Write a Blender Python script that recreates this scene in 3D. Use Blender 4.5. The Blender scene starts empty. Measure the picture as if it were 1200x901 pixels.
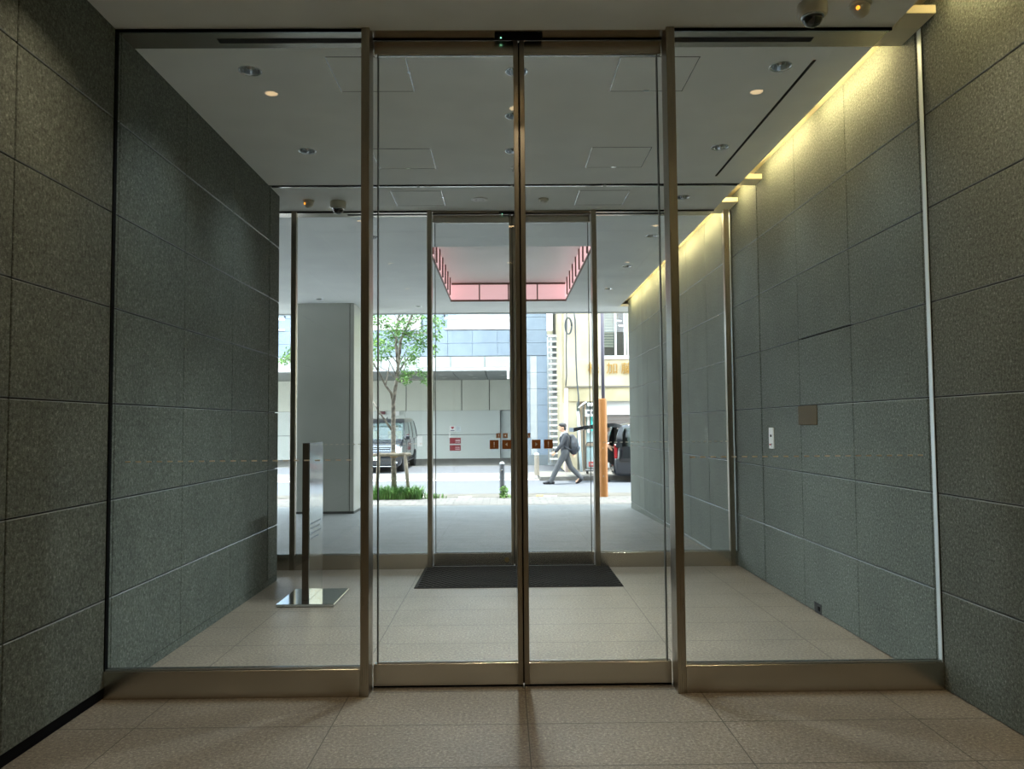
import bpy, bmesh, math, random
from mathutils import Vector, Matrix, Euler
random.seed(7)
S = bpy.context.scene
COL = S.collection
PI = math.pi

# ------------------------------------------------------------------ camera
F, YAW, PITCH, ROLL, EYE = 922.92, 0.0109, 0.0515, -0.008, 1.6
fy = Vector((math.sin(YAW), math.cos(YAW), 0)); rx = Vector((math.cos(YAW), -math.sin(YAW), 0))
fwd = fy * math.cos(PITCH) + Vector((0, 0, 1)) * math.sin(PITCH)
up = Vector((0, 0, 1)) * math.cos(PITCH) - fy * math.sin(PITCH)
cx = rx * math.cos(ROLL) + up * math.sin(ROLL)
cy = -rx * math.sin(ROLL) + up * math.cos(ROLL)
cam_d = bpy.data.cameras.new('camera'); cam = bpy.data.objects.new('camera', cam_d); COL.objects.link(cam)
M4 = Matrix((cx, cy, -fwd)).transposed().to_4x4(); M4.translation = Vector((0, 0, EYE)); cam.matrix_world = M4
cam_d.sensor_fit = 'HORIZONTAL'; cam_d.sensor_width = 36; cam_d.lens = F / 1200 * 36
cam_d.clip_start = 0.05; cam_d.clip_end = 300
S.camera = cam

def P(px, py, Y):
    """point of the street at depth Y seen at photo pixel px, py"""
    d = fwd + cx * ((px - 600) / F) - cy * ((py - 450.5) / F)
    t = Y / d.y
    return Vector((d.x * t, Y, EYE + d.z * t))

# ------------------------------------------------------------------ world, sun, exposure
S.view_settings.view_transform = 'Standard'; S.view_settings.look = 'None'
S.view_settings.exposure = 0.88; S.view_settings.gamma = 1.0; S.view_settings.use_curve_mapping = False
W = bpy.data.worlds.new('world'); S.world = W; W.use_nodes = True
wn = W.node_tree.nodes; wl = W.node_tree.links; wn.clear()
SKY_STRENGTH = 4.2
bg = wn.new('ShaderNodeBackground'); bg.inputs[1].default_value = SKY_STRENGTH
tc = wn.new('ShaderNodeTexCoord'); sx = wn.new('ShaderNodeSeparateXYZ'); rp = wn.new('ShaderNodeValToRGB')
rp.color_ramp.elements[0].color = (0.90, 0.95, 1, 1); rp.color_ramp.elements[1].color = (0.70, 0.86, 1, 1)
wo = wn.new('ShaderNodeOutputWorld')
wl.new(tc.outputs['Generated'], sx.inputs[0]); wl.new(sx.outputs['Z'], rp.inputs[0])
wl.new(rp.outputs[0], bg.inputs[0]); wl.new(bg.outputs[0], wo.inputs[0])
sun_d = bpy.data.lights.new('sun', 'SUN'); sun_d.energy = 7.2; sun_d.angle = math.radians(8); sun_d.color = (1, .97, .92)
sun = bpy.data.objects.new('sun', sun_d); COL.objects.link(sun); sun.location = (0, 10, 30)
sun.rotation_euler = (math.radians(1.5), math.radians(4), 0)
COVE_W, LOBBY_W, VEST_FILL_W = 5.0, 5.4, 16.0
S.cycles.diffuse_bounces = 8; S.cycles.transparent_max_bounces = 32; S.cycles.max_bounces = 16

# ------------------------------------------------------------------ materials
def lin(c):
    if isinstance(c, str):
        c = [int(c[i:i + 2], 16) / 255 for i in (0, 2, 4)]
    return tuple(((v / 12.92) if v <= .04045 else ((v + .055) / 1.055) ** 2.4) for v in c) + (1,)
def mat(name, col, rough=.6, metal=0., spec=.5, emit=None, estr=0.):
    m = bpy.data.materials.new(name); m.use_nodes = True
    b = m.node_tree.nodes['Principled BSDF']
    b.inputs['Base Color'].default_value = lin(col); b.inputs['Roughness'].default_value = rough
    b.inputs['Metallic'].default_value = metal; b.inputs['Specular IOR Level'].default_value = spec
    if emit:
        b.inputs['Emission Color'].default_value = lin(emit); b.inputs['Emission Strength'].default_value = estr
    return m
def nodes(m): return m.node_tree.nodes, m.node_tree.links, m.node_tree.nodes['Principled BSDF']
def N(nt, t, **kw):
    n = nt.new(t)
    for k, v in kw.items(): setattr(n, k, v)
    return n
def speckle(m, cols, scale=160, bump=.25, rough_var=None, patch=.25):
    """flamed granite: several grain sizes and colours"""
    nt, lk, b = nodes(m)
    tc = N(nt, 'ShaderNodeTexCoord')
    n1 = N(nt, 'ShaderNodeTexNoise'); n1.inputs['Scale'].default_value = scale; n1.inputs['Detail'].default_value = 6; n1.inputs['Roughness'].default_value = .85
    r = N(nt, 'ShaderNodeValToRGB'); e = r.color_ramp.elements
    e[0].position = .33; e[0].color = lin(cols[0]); e[1].position = .68; e[1].color = lin(cols[-1])
    for i, c in enumerate(cols[1:-1]):
        q = e.new(.33 + .35 * (i + 1) / (len(cols) - 1)); q.color = lin(c)
    n2 = N(nt, 'ShaderNodeTexNoise'); n2.inputs['Scale'].default_value = 2.2; n2.inputs['Detail'].default_value = 4
    mx = N(nt, 'ShaderNodeMixRGB', blend_type='OVERLAY'); mx.inputs[0].default_value = patch
    bp = N(nt, 'ShaderNodeBump'); bp.inputs['Strength'].default_value = bump; bp.inputs['Distance'].default_value = .004
    lk.new(tc.outputs['Object'], n1.inputs['Vector']); lk.new(tc.outputs['Object'], n2.inputs['Vector'])
    lk.new(n1.outputs['Fac'], r.inputs[0]); lk.new(r.outputs[0], mx.inputs[1]); lk.new(n2.outputs['Fac'], mx.inputs[2])
    lk.new(mx.outputs[0], b.inputs['Base Color']); lk.new(n1.outputs['Fac'], bp.inputs['Height']); lk.new(bp.outputs[0], b.inputs['Normal'])
    return mx
def tile_lines(m, src, x0, dx, y0, dy, col, wx=.004, wy=.004):
    """joints between floor stones, laid out in metres"""
    nt, lk, b = nodes(m)
    tc = N(nt, 'ShaderNodeTexCoord'); sp = N(nt, 'ShaderNodeSeparateXYZ'); lk.new(tc.outputs['Object'], sp.inputs[0])
    outs = []
    for ax, o, d, w in (('X', x0, dx, wx), ('Y', y0, dy, wy)):
        a = N(nt, 'ShaderNodeMath', operation='SUBTRACT'); a.inputs[1].default_value = o
        p = N(nt, 'ShaderNodeMath', operation='PINGPONG'); p.inputs[1].default_value = d / 2
        l = N(nt, 'ShaderNodeMath', operation='LESS_THAN'); l.inputs[1].default_value = w / 2
        lk.new(sp.outputs[ax], a.inputs[0]); lk.new(a.outputs[0], p.inputs[0]); lk.new(p.outputs[0], l.inputs[0]); outs.append(l)
    mm = N(nt, 'ShaderNodeMath', operation='MAXIMUM'); lk.new(outs[0].outputs[0], mm.inputs[0]); lk.new(outs[1].outputs[0], mm.inputs[1])
    mx = N(nt, 'ShaderNodeMixRGB'); mx.inputs[2].default_value = lin(col)
    lk.new(mm.outputs[0], mx.inputs[0]); lk.new(src.outputs[0], mx.inputs[1]); lk.new(mx.outputs[0], b.inputs['Base Color'])
def noisy(m, c1, c2, scale=6, bump=0., detail=5):
    nt, lk, b = nodes(m)
    tc = N(nt, 'ShaderNodeTexCoord'); n = N(nt, 'ShaderNodeTexNoise'); n.inputs['Scale'].default_value = scale; n.inputs['Detail'].default_value = detail
    r = N(nt, 'ShaderNodeValToRGB'); r.color_ramp.elements[0].position = .35; r.color_ramp.elements[1].position = .65
    r.color_ramp.elements[0].color = lin(c1); r.color_ramp.elements[1].color = lin(c2)
    lk.new(tc.outputs['Object'], n.inputs['Vector']); lk.new(n.outputs['Fac'], r.inputs[0]); lk.new(r.outputs[0], b.inputs['Base Color'])
    if bump:
        bp = N(nt, 'ShaderNodeBump'); bp.inputs['Strength'].default_value = bump; bp.inputs['Distance'].default_value = .01
        lk.new(n.outputs['Fac'], bp.inputs['Height']); lk.new(bp.outputs[0], b.inputs['Normal'])
    return r
def brushed(m, axis=(1, 1, 60), amt=.06):
    nt, lk, b = nodes(m)
    tc = N(nt, 'ShaderNodeTexCoord'); mp = N(nt, 'ShaderNodeMapping'); mp.inputs['Scale'].default_value = axis
    n = N(nt, 'ShaderNodeTexNoise'); n.inputs['Scale'].default_value = 9; n.inputs['Detail'].default_value = 3
    r = N(nt, 'ShaderNodeMapRange'); r.inputs[3].default_value = b.inputs['Roughness'].default_value - amt; r.inputs[4].default_value = b.inputs['Roughness'].default_value + amt
    lk.new(tc.outputs['Object'], mp.inputs[0]); lk.new(mp.outputs[0], n.inputs['Vector']); lk.new(n.outputs['Fac'], r.inputs[0]); lk.new(r.outputs[0], b.inputs['Roughness'])
def glass(name, tint=(.985, .995, .99), k=1.7, rough=0.):
    m = bpy.data.materials.new(name); m.use_nodes = True; nt = m.node_tree.nodes; lk = m.node_tree.links; nt.clear()
    o = N(nt, 'ShaderNodeOutputMaterial'); t = N(nt, 'ShaderNodeBsdfTransparent'); t.inputs[0].default_value = tuple(tint) + (1,)
    g = N(nt, 'ShaderNodeBsdfGlossy'); g.inputs['Roughness'].default_value = rough
    fr = N(nt, 'ShaderNodeFresnel'); fr.inputs[0].default_value = 1.5
    ge = N(nt, 'ShaderNodeNewGeometry'); a = N(nt, 'ShaderNodeMath', operation='SUBTRACT'); a.inputs[0].default_value = 1
    b = N(nt, 'ShaderNodeMath', operation='MULTIPLY'); c = N(nt, 'ShaderNodeMath', operation='MULTIPLY', use_clamp=True); c.inputs[1].default_value = k
    mx = N(nt, 'ShaderNodeMixShader')
    lk.new(ge.outputs['Backfacing'], a.inputs[1]); lk.new(fr.outputs[0], b.inputs[0]); lk.new(a.outputs[0], b.inputs[1])
    lk.new(b.outputs[0], c.inputs[0]); lk.new(c.outputs[0], mx.inputs[0]); lk.new(t.outputs[0], mx.inputs[1]); lk.new(g.outputs[0], mx.inputs[2]); lk.new(mx.outputs[0], o.inputs[0])
    return m

granite = mat('granite_grey_green', '6f746c', .75, spec=.3)
speckle(granite, ['262a23', '50554c', '6a6f67', 'a0a59b'], 62, .45)
edge_glint = mat('granite_edge_glint', '8a9090', .22, spec=1.)  # paler, glossier granite imitates daylight glinting along the horizontal chamfers
floor_m = mat('floor_granite_brown', '7a6c58', .42, spec=.35)
_f = speckle(floor_m, ['302a22', '645a4d', '7f7567', 'b6ac9c'], 58, .15)
tile_lines(floor_m, _f, .117, 1.05, 5.89, .527, '3c3429', .006, .008)
cfloor_m = mat('canopy_floor_granite', '8d8f8c', .55, spec=.35)
_c = speckle(cfloor_m, ['464947', '6f7271', '818483', 'a6a9a7'], 45, .12)
tile_lines(cfloor_m, _c, .117, 1.05, 9.05, .35, '5c5e5c', .006, .01)
metal = mat('stainless_bronze', 'a39a8a', .28, 1.); brushed(metal, (40, 40, .5), .02)
metal_h = mat('stainless_hairline', 'bfb7aa', .25, 1.); brushed(metal_h, (.3, 3, 90), .02)
chrome = mat('chrome', 'd8dcdf', .08, 1.)
stile_m = mat('dark_stile', '44463f', .4, .5)
edge_al = mat('edge_aluminium', 'ccd6d8', .4, .35)
chrome_soft = mat('aluminium', 'c8ccce', .25, 1.)
mirror = mat('polished_steel', 'ccd4d8', .1, 1.)
bronze = mat('bronze_anodised', '4c3d20', .6, 0., .2)
black = mat('black_gap', '08080a', .8, spec=.1)
rubber = mat('black_rubber', '141414', .6)
plaster = mat('ceiling_plaster', 'b9bab4', .85, spec=.2); noisy(plaster, 'e2e3df', 'e8e9e5', 3)
cplaster = mat('canopy_plaster', 'c6cccd', .8, spec=.2); noisy(cplaster, 'e6e9ea', 'eef1f1', 1.5)
white_p = mat('white_paint', 'e6e6e2', .5)
off_white = mat('off_white_plastic', 'c9c4b4', .45)
dark_dome = mat('smoked_dome', '0c0c0e', .08, spec=.8)
slot_m = mat('slot_plaster_cream', 'd9cfae', .8)
orange_lens = mat('amber_lens', 'd98a2c', .3, emit='ff9a30', estr=1.2)
pane = glass('clear_glass')
pane_far = glass('window_glass', (.80, .86, .88), 2.6)
car_glass = glass('car_glass', (.55, .68, .68), 1.6)
dash_m = mat('glass_manifestation', 'd6cbb8', .7)
sticker_m = mat('brown_sticker', '9c6030', .5)
white_mark = mat('white_mark', 'f2eee4', .6)

# ------------------------------------------------------------------ mesh helpers
class MB:
    def __init__(s): s.bm = bmesh.new()
    def box(s, x0, x1, y0, y1, z0, z1, bev=0., seg=1, rot=None, piv=None):
        vs = [s.bm.verts.new((x, y, z)) for x in (min(x0, x1), max(x0, x1)) for y in (min(y0, y1), max(y0, y1)) for z in (min(z0, z1), max(z0, z1))]
        fs = [s.bm.faces.new([vs[i] for i in q]) for q in ((0, 1, 3, 2), (4, 6, 7, 5), (0, 4, 5, 1), (2, 3, 7, 6), (0, 2, 6, 4), (1, 5, 7, 3))]
        if rot is not None: bmesh.ops.rotate(s.bm, verts=vs, cent=piv or (0, 0, 0), matrix=Euler(rot).to_matrix())
        if bev:
            es = list({e for f in fs for e in f.edges})
            bmesh.ops.bevel(s.bm, geom=es, offset=bev, segments=seg, affect='EDGES', profile=.5)
        return s
    def quad(s, *pts):
        s.bm.faces.new([s.bm.verts.new(p) for p in pts]); return s
    def tube(s, pts, rad, n=10, cap=True):
        pts = [Vector(p) for p in pts]
        if not isinstance(rad, (list, tuple)): rad = [rad] * len(pts)
        rings = []; prev = None
        for i, p in enumerate(pts):
            t = (pts[min(i + 1, len(pts) - 1)] - pts[max(i - 1, 0)]).normalized()
            a = prev if prev is not None else (Vector((0, 0, 1)) if abs(t.z) < .9 else Vector((1, 0, 0)))
            u = (a - t * a.dot(t)).normalized(); v = t.cross(u); prev = u
            rings.append([s.bm.verts.new(p + (u * math.cos(2 * PI * k / n) + v * math.sin(2 * PI * k / n)) * rad[i]) for k in range(n)])
        for a, b in zip(rings, rings[1:]):
            for k in range(n): s.bm.faces.new((a[k], a[(k + 1) % n], b[(k + 1) % n], b[k]))
        if cap:
            s.bm.faces.new(rings[0][::-1]); s.bm.faces.new(rings[-1])
        return s
    def lathe(s, prof, c=(0, 0, 0), n=24, axis='Z', caps=True):
        c = Vector(c); rings = []
        for r, h in prof:
            ring = []
            for k in range(n):
                a = 2 * PI * k / n; q = (r * math.cos(a), r * math.sin(a), h)
                if axis == 'Y': q = (q[0], q[2], q[1])
                if axis == 'X': q = (q[2], q[0], q[1])
                ring.append(s.bm.verts.new(c + Vector(q)))
            rings.append(ring)
        for a, b in zip(rings, rings[1:]):
            for k in range(n): s.bm.faces.new((a[k], a[(k + 1) % n], b[(k + 1) % n], b[k]))
        if caps:
            s.bm.faces.new(rings[0][::-1]); s.bm.faces.new(rings[-1])
        return s
    def prism(s, poly, h0, h1, plane='XY'):
        def at(p, h): return {'XY': (p[0], p[1], h), 'XZ': (p[0], h, p[1]), 'YZ': (h, p[0], p[1])}[plane]
        a = [s.bm.verts.new(at(p, h0)) for p in poly]; b = [s.bm.verts.new(at(p, h1)) for p in poly]
        s.bm.faces.new(a[::-1]); s.bm.faces.new(b)
        for i in range(len(poly)): s.bm.faces.new((a[i], a[(i + 1) % len(a)], b[(i + 1) % len(a)], b[i]))
        return s
    def ball(s, c, r, n=12, sc=(1, 1, 1)):
        d = bmesh.ops.create_uvsphere(s.bm, u_segments=n, v_segments=max(6, n // 2), radius=r)
        for v in d['verts']: v.co = Vector((v.co.x * sc[0], v.co.y * sc[1], v.co.z * sc[2])) + Vector(c)
        return s
    def build(s, name, m, parent=None, smooth=False, ang=None):
        bmesh.ops.recalc_face_normals(s.bm, faces=s.bm.faces[:])
        me = bpy.data.meshes.new(name); s.bm.to_mesh(me); s.bm.free()
        me.materials.append(m); o = bpy.data.objects.new(name, me); COL.objects.link(o)
        if smooth:
            for p in me.polygons: p.use_smooth = True
            if ang: me.set_sharp_from_angle(angle=math.radians(ang))
        if parent: o.parent = parent
        return o
def tag(o, label=None, cat=None, group=None, kind=None):
    if label: o['label'] = label
    if cat: o['category'] = cat
    if group: o['group'] = group
    if kind: o['kind'] = kind
    return o
def thing(name, label, cat, loc=(0, 0, 0), rz=0, group=None, kind=None):
    o = bpy.data.objects.new(name, None); COL.objects.link(o); o.location = loc; o.rotation_euler = (0, 0, rz)
    o.empty_display_size = .1
    return tag(o, label, cat, group, kind)
def kids(o): return [c for c in bpy.data.objects if c.parent == o]
def dup(o, loc=None, label=None, parent=None, rz=None):
    c = o.copy(); COL.objects.link(c)
    if parent: c.parent = parent
    for k in kids(o): dup(k, parent=c)
    if loc is not None: c.location = loc
    if rz is not None: c.rotation_euler = (0, 0, rz)
    if label: c['label'] = label
    return c
def BX(name, m, *b, parent=None, bev=0.):
    return MB().box(*b, bev=bev).build(name, m, parent)
def struct(o, label, cat): return tag(o, label, cat, kind='structure')
def text_mesh(body, size, m, name, parent, loc, rot=(PI / 2, 0, 0), ext=.0, align='CENTER'):
    cu = bpy.data.curves.new('t', 'FONT'); cu.body = body; cu.size = size; cu.extrude = ext; cu.align_x = align; cu.align_y = 'CENTER'
    t = bpy.data.objects.new('t', cu); COL.objects.link(t); bpy.context.view_layer.update()
    me = bpy.data.meshes.new_from_object(t.evaluated_get(bpy.context.evaluated_depsgraph_get()))
    bpy.data.objects.remove(t); bpy.data.curves.remove(cu)
    me.materials.clear(); me.materials.append(m)
    o = bpy.data.objects.new(name, me); COL.objects.link(o); o.location = loc; o.rotation_euler = rot
    if parent: o.parent = parent
    return o
def area(name, loc, rot, sx_, sy_, w, col, parent=None, spread=PI):
    l = bpy.data.lights.new(name, 'AREA'); l.shape = 'RECTANGLE'; l.size = sx_; l.size_y = sy_; l.energy = w; l.color = col; l.spread = spread
    o = bpy.data.objects.new(name, l); COL.objects.link(o); o.location = loc; o.rotation_euler = rot
    if parent: o.parent = parent
    return o

# ------------------------------------------------------------------ room shell
XL, XR, HC = -2.38, 2.628, 4.063
D0, D2 = 4.79, 8.95            # planes of the two glazed screens
LB = -5.0                      # back of the lobby
ROW = .5833
struct(MB().box(-3.6, 2.9, LB - .3, 8.96, -.3, 0).build('floor', floor_m), 'brown speckled granite tile floor of the lobby and vestibule', 'floor')

def stone_wall(name, x, sign, ys, zs, mt, wide=(), skip=lambda j, k: False):
    """slabs with fine open joints in front of a dark backing"""
    mb = MB()
    for j in range(len(ys) - 1):
        for k in range(len(zs) - 1):
            g0 = .012 if ys[j] in wide else .0035; g1 = .012 if ys[j + 1] in wide else .0035
            zt = .012 if skip(j, k) else .0035
            a, b = (x, x + sign * .03)
            mb.box(a, b, ys[j] + g0, ys[j + 1] - g1, zs[k] + zt, zs[k + 1] - .0035, bev=.004)
    o = mb.build(name, mt); o.data.materials.append(edge_glint)
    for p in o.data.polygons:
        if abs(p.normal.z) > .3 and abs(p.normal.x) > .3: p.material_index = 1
    return o
rows = [.0, .583, 1.167, 1.75, 2.333, 2.917, 3.5, 4.085]
ysl = [-4.6, -3.55, -2.5, -1.45, -.38, .665, 1.715, 2.765, 3.815, 4.85]
wlb = MB()
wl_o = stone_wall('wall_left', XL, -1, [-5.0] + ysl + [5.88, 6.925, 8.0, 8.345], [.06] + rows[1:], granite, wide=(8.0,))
struct(wl_o, 'grey granite slab wall on the left of the lobby and vestibule', 'wall')
BX('joint_backing', black, XL - .036, XL - .03, LB, 8.33, 0, 4.3, parent=wl_o)
BX('wall_core', granite, XL - .5, XL - .036, LB, 8.345, 0, 4.3, parent=wl_o)
MB().box(XL - .03, XL - .004, LB, D0 - .02, 0.002, .062).build('toe_recess', black, wl_o)
MB().box(XL - .03, XL, D0 - .02, 8.345, 0.002, .0615).build('base_course', granite, wl_o)
ysr = [-5.0] + [16.4 - 1.05 * k for k in range(20, -1, -1)]
ysr = sorted(set(round(v, 3) for v in ysr))
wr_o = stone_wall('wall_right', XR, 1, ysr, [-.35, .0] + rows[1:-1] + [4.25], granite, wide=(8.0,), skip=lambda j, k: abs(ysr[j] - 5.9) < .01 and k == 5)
struct(wr_o, 'grey granite slab wall on the right running out to the street', 'wall')
BX('joint_backing', black, XR + .03, XR + .036, LB, 16.38, -.35, 4.35, parent=wr_o)
BX('wall_core', granite, XR + .036, XR + 6.0, LB, 16.4, -.35, 4.35, parent=wr_o)
struct(MB().box(XL - .3, XR + .3, LB - .2, LB, 0, 4.3).build('wall_back', plaster), 'plain pale wall at the back of the lobby', 'wall')
# niche that closes the vestibule beyond the end of the left wall
struct(MB().box(-3.1, -2.88, 8.345, 9.0, 0, 4.3).build('niche_wall', granite), 'granite return wall left of the rear glazed screen', 'wall')

# ceiling: stops .19 m short of the right wall (light slot); header strips, shutter slot
ce = MB()
XS = 2.443
ce.box(XL, XS, LB, 4.795, HC, HC + .02)
ce.box(XL, XS, 5.02, 7.955, HC, HC + .02)
ce.box(XL - .5, XS, 8.02, 8.93, HC, HC + .02)
ceil = struct(ce.build('ceiling', plaster), 'flat pale plaster ceiling of the lobby and vestibule', 'ceiling')
MB().box(XL - .5, 2.30, LB, 9.1, HC + .10, HC + .2).box(2.28, 2.30, LB, 9.1, HC + .021, HC + .10).box(2.30, XR + .036, LB, 16.4, 4.2, 4.26).build('slot_lid', slot_m, ceil)
# slots above: upper building
struct(MB().box(-14, XR + 6, LB - .3, 17.15, 4.46, 6.4).build('upper_floors', cplaster), 'storey above the canopy and lobby', 'building')

def shutter(y0, y1, name, label):
    r = thing(name, label, 'ceiling trim', kind='structure')
    BX('slot_shadow', black, XL, XS, y0, y1, HC + .012, HC + .02, parent=r)
    m = MB(); xs = [XL, -.86, .10, 1.06, XS]
    for a, b in zip(xs, xs[1:]): m.box(a + .012, b - .012, y1 - .028, y1 - .002, HC - .006, HC + .014)
    m.build('slot_rail', chrome_soft, r)
    BX('slot_edge', black, XL, XS, y0 - .004, y0 + .006, HC - .004, HC + .01, parent=r)
shutter(7.955, 8.02, 'trim_1', 'shutter slot line crossing the vestibule ceiling')

# cover plates that close the light slot at the screens
def slot_cover(n, y0, y1, label):
    o = MB().box(XS, XR - .002, y0, y1, HC - .002, HC + .05, bev=.003).build('trim_%d' % n, slot_m)
    struct(o, label, 'trim')
slot_cover(2, 4.60, 5.02, 'cream cover closing the light slot above the front glass')
slot_cover(3, 7.80, 8.02, 'cream cover closing the light slot at the shutter line')
slot_cover(4, 8.62, 9.10, 'cream cover closing the light slot above the rear glass')

# ------------------------------------------------------------------ glazed screens
JL, JR, DC = (-.862, -.812), (1.025, 1.077), .1125
def glazing(y, xl, xr, fn, dn, where, first):
    ly = y + .14
    # header between the jambs, flush metal strip above the fixed lights
    h = thing('trim_%d' % fn, 'brown steel door header over the %s doors' % where, 'door header', kind='structure')
    MB().box(JL[1], JR[0], y + .005, ly + .07, HC - .004, HC + .07).build('header', metal_h, h)
    MB().box(JL[1], JR[0], ly - .032, ly - .022, HC - .012, HC - .0045).build('shadow_line', black, h)
    MB().box(-.04, .262, y + .03, ly - .035, HC - .016, HC - .0045, bev=.003).build('door_sensor', black, h)
    MB().ball((0.0, y + .07, HC - .017), .004, 8).build('sensor_light', mat('sensor_led_' + where, '9fe8c0', .4, emit='9fffd0', estr=2.), h)
    # fixed lights
    for i, (x0, x1, sx0, sx1, side) in enumerate(((xl, JL[0], -1.8, JL[0], 'left'), (JR[1], xr, JR[1], 2.0, 'right'))):
        w = thing('window_%d' % (dn + i), 'tall fixed glass light %s of the %s sliding doors' % (side, where), 'window', kind='structure')
        MB().box(x0 + .006, x1 - .004, y - .008, y + .008, .15, HC - .002).build('glass', pane, w)
        MB().box(x0, x1, y - .03, y + .03, 0, .162, bev=.002).build('bottom_rail', metal_h, w)
        MB().box(x0, x1, y - .016, y - .0085, .162, .174).box(x0, x1, y + .0085, y + .016, .162, .174).build('glazing_bead', chrome_soft, w)
        # ceiling strip with diffuser slot
        MB().box(x0, x1 if side == 'left' else XS, y + .002, y + .23, HC - .003, HC + .03).build('head_strip', metal_h, w)
        MB().box(sx0, sx1, y + .1, y + .16, HC - .005, HC - .0035).build('air_slot', black, w)
        MB().box(x0, x1 if side == 'left' else XS, y - .012, y + .012, HC - .014, HC - .002).build('head_channel', chrome_soft, w)
        MB().box(x0, x1 if side == 'left' else XS, y - .02, y - .0125, HC - .02, HC - .002).build('head_gasket', black, w)
        ex = x0 if side == 'left' else x1
        s = 1 if side == 'left' else -1
        if first or side == 'right':
            ew = .005 if side == 'left' else .010
            MB().box(ex, ex + s * ew, y - .02, y + .02, .16, HC - .01).build('edge_channel', edge_al, w)
            MB().box(ex + s * .0005, ex + s * .006, y - .022, y + .018, .16, HC - .01).build('edge_gasket', black, w)
        if not first and side == 'left':
            MB().box(-2.41, -2.352, y - .035, y + .035, .0, HC - .004, bev=.002).build('post', metal, w)
        if not first and side == 'right':
            MB().box(XR - .085, XR - .028, y - .035, y + .035, .0, HC - .004, bev=.002).build('post', metal, w)
        d = MB(); x = max(x0, -2.33) + .05
        while x < x1 - .06:
            d.box(x, x + .032, y - .0095, y - .0085, 1.3935, 1.4015); x += .0632
        d.build('dash_marks', dash_m, w)
        jx = JL if side == 'left' else JR
        MB().box(jx[0], jx[1], y - .035, y + .12, 0, HC - .002, bev=.002).build('jamb', metal, w)
    # sliding leaves
    for i, (x0, x1, side) in enumerate(((JL[1] + .003, DC - .004, 'left'), (DC + .004, JR[0] - .003, 'right'))):
        d = thing('door_%d' % (dn + i), '%s leaf of the %s automatic glass sliding doors' % (side, where), 'door', kind='structure')
        inner = (x1 - .031, x1) if side == 'left' else (x0, x0 + .031)
        outer = (x0 + .022, x0 + .028) if side == 'left' else (x1 - .028, x1 - .022)
        MB().box(x0 + .01, x1 - .01, ly - .005, ly + .005, .14, HC - .1).build('glass', pane, d)
        MB().box(x0, x1, ly - .022, ly + .022, .014, .146, bev=.002).build('bottom_rail', metal_h, d)
        MB().box(x0 + .02, x1 - .02, ly - .014, ly - .0055, .146, .156).build('glazing_bead', chrome_soft, d)
        MB().box(x0, x1, ly - .022, ly + .022, HC - .1, HC - .013, bev=.002).build('top_rail', metal_h, d)
        MB().box(x0 + .02, x1 - .02, ly - .016, ly - .0055, HC - .108, HC - .1).build('top_bead', chrome_soft, d)
        MB().box(inner[0], inner[1], ly - .026, ly + .026, .014, HC - .013, bev=.002).build('meeting_stile', metal, d)
        MB().box(outer[0], outer[1], ly - .018, ly + .018, .146, HC - .1).build('side_stile', stile_m, d)
        MB().box(x0, x1, ly - .01, ly + .01, .002, .0135).build('floor_seal', black, d)
        if side == 'left': MB().box(x1 - .001, x1 + .0078, ly - .012, ly + .012, .02, HC - .02).build('edge_seal', black, d)
        if not first:
            c = .025 if side == 'left' else .205
            MB().lathe([(.028, 0), (.028, .008), (.02, .012), (.01, .012)], (c, ly - .034, .07), 16, 'Y').build('lock', bronze, d)
        for j, (sa, kind) in enumerate((((-.088, 'bang'), (-.010, 'tri_l')) if side == 'left' else ((.174, 'tri_r'), (.250, 'bang')))):
            st = MB().box(sa, sa + .055, ly - .0065, ly - .0055, 1.452, 1.508).build('warning_sticker', sticker_m, d)
            m = MB(); cx_ = sa + .0275; yy = (ly - .0075, ly - .0066)
            if kind == 'bang':
                m.prism([(cx_ - .0032, 1.496), (cx_ + .0032, 1.496), (cx_ + .002, 1.472), (cx_ - .002, 1.472)], *yy, 'XZ').box(cx_ - .0025, cx_ + .0025, *yy, 1.463, 1.468)
            else:
                q = -1 if kind == 'tri_l' else 1
                m.prism([(cx_ + q * .009, 1.480), (cx_ - q * .005, 1.492), (cx_ - q * .005, 1.468)], *yy, 'XZ')
            m.build('symbol', white_mark, st)
glazing(D0, XL, XR, 5, 1, 'front', True)
glazing(D2, -2.88, XR, 6, 3, 'rear', False)

# ------------------------------------------------------------------ lobby and vestibule fittings
def cut_holes(o, pts, rad=.068):
    c = MB()
    for x, y in pts: c.lathe([(rad, -.1), (rad, .1)], (x, y, HC), 28)
    k = c.build('hole_cutter', black); md = o.modifiers.new('b', 'BOOLEAN'); md.operation = 'DIFFERENCE'; md.object = k; md.solver = 'EXACT'
    bpy.context.view_layer.update()
    me = bpy.data.meshes.new_from_object(o.evaluated_get(bpy.context.evaluated_depsgraph_get())); me.name = o.name
    o.modifiers.clear(); o.data = me; bpy.data.objects.remove(k)
def ring_light(name):
    r = thing(name, '', 'ceiling light')
    MB().lathe([(.066, .004), (.066, -.001), (.076, -.004), (.08, -.001), (.08, .0)], n=28, caps=False).build('trim_ring', chrome, r, True)
    MB().lathe([(.066, .004), (.062, .03), (.050, .055), (.034, .07)], n=28, caps=False).build('reflector', mat('reflector_chrome', 'd4d8dc', .08, 1.) if 'reflector_chrome' not in bpy.data.materials else bpy.data.materials['reflector_chrome'], r, True)
    MB().lathe([(.034, .068), (.03, .0705), (.012, .071)], n=16).build('lamp', white_p, r)
    return r
def ceiling_holes():
    pass
dl = ring_light('downlight')
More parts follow.
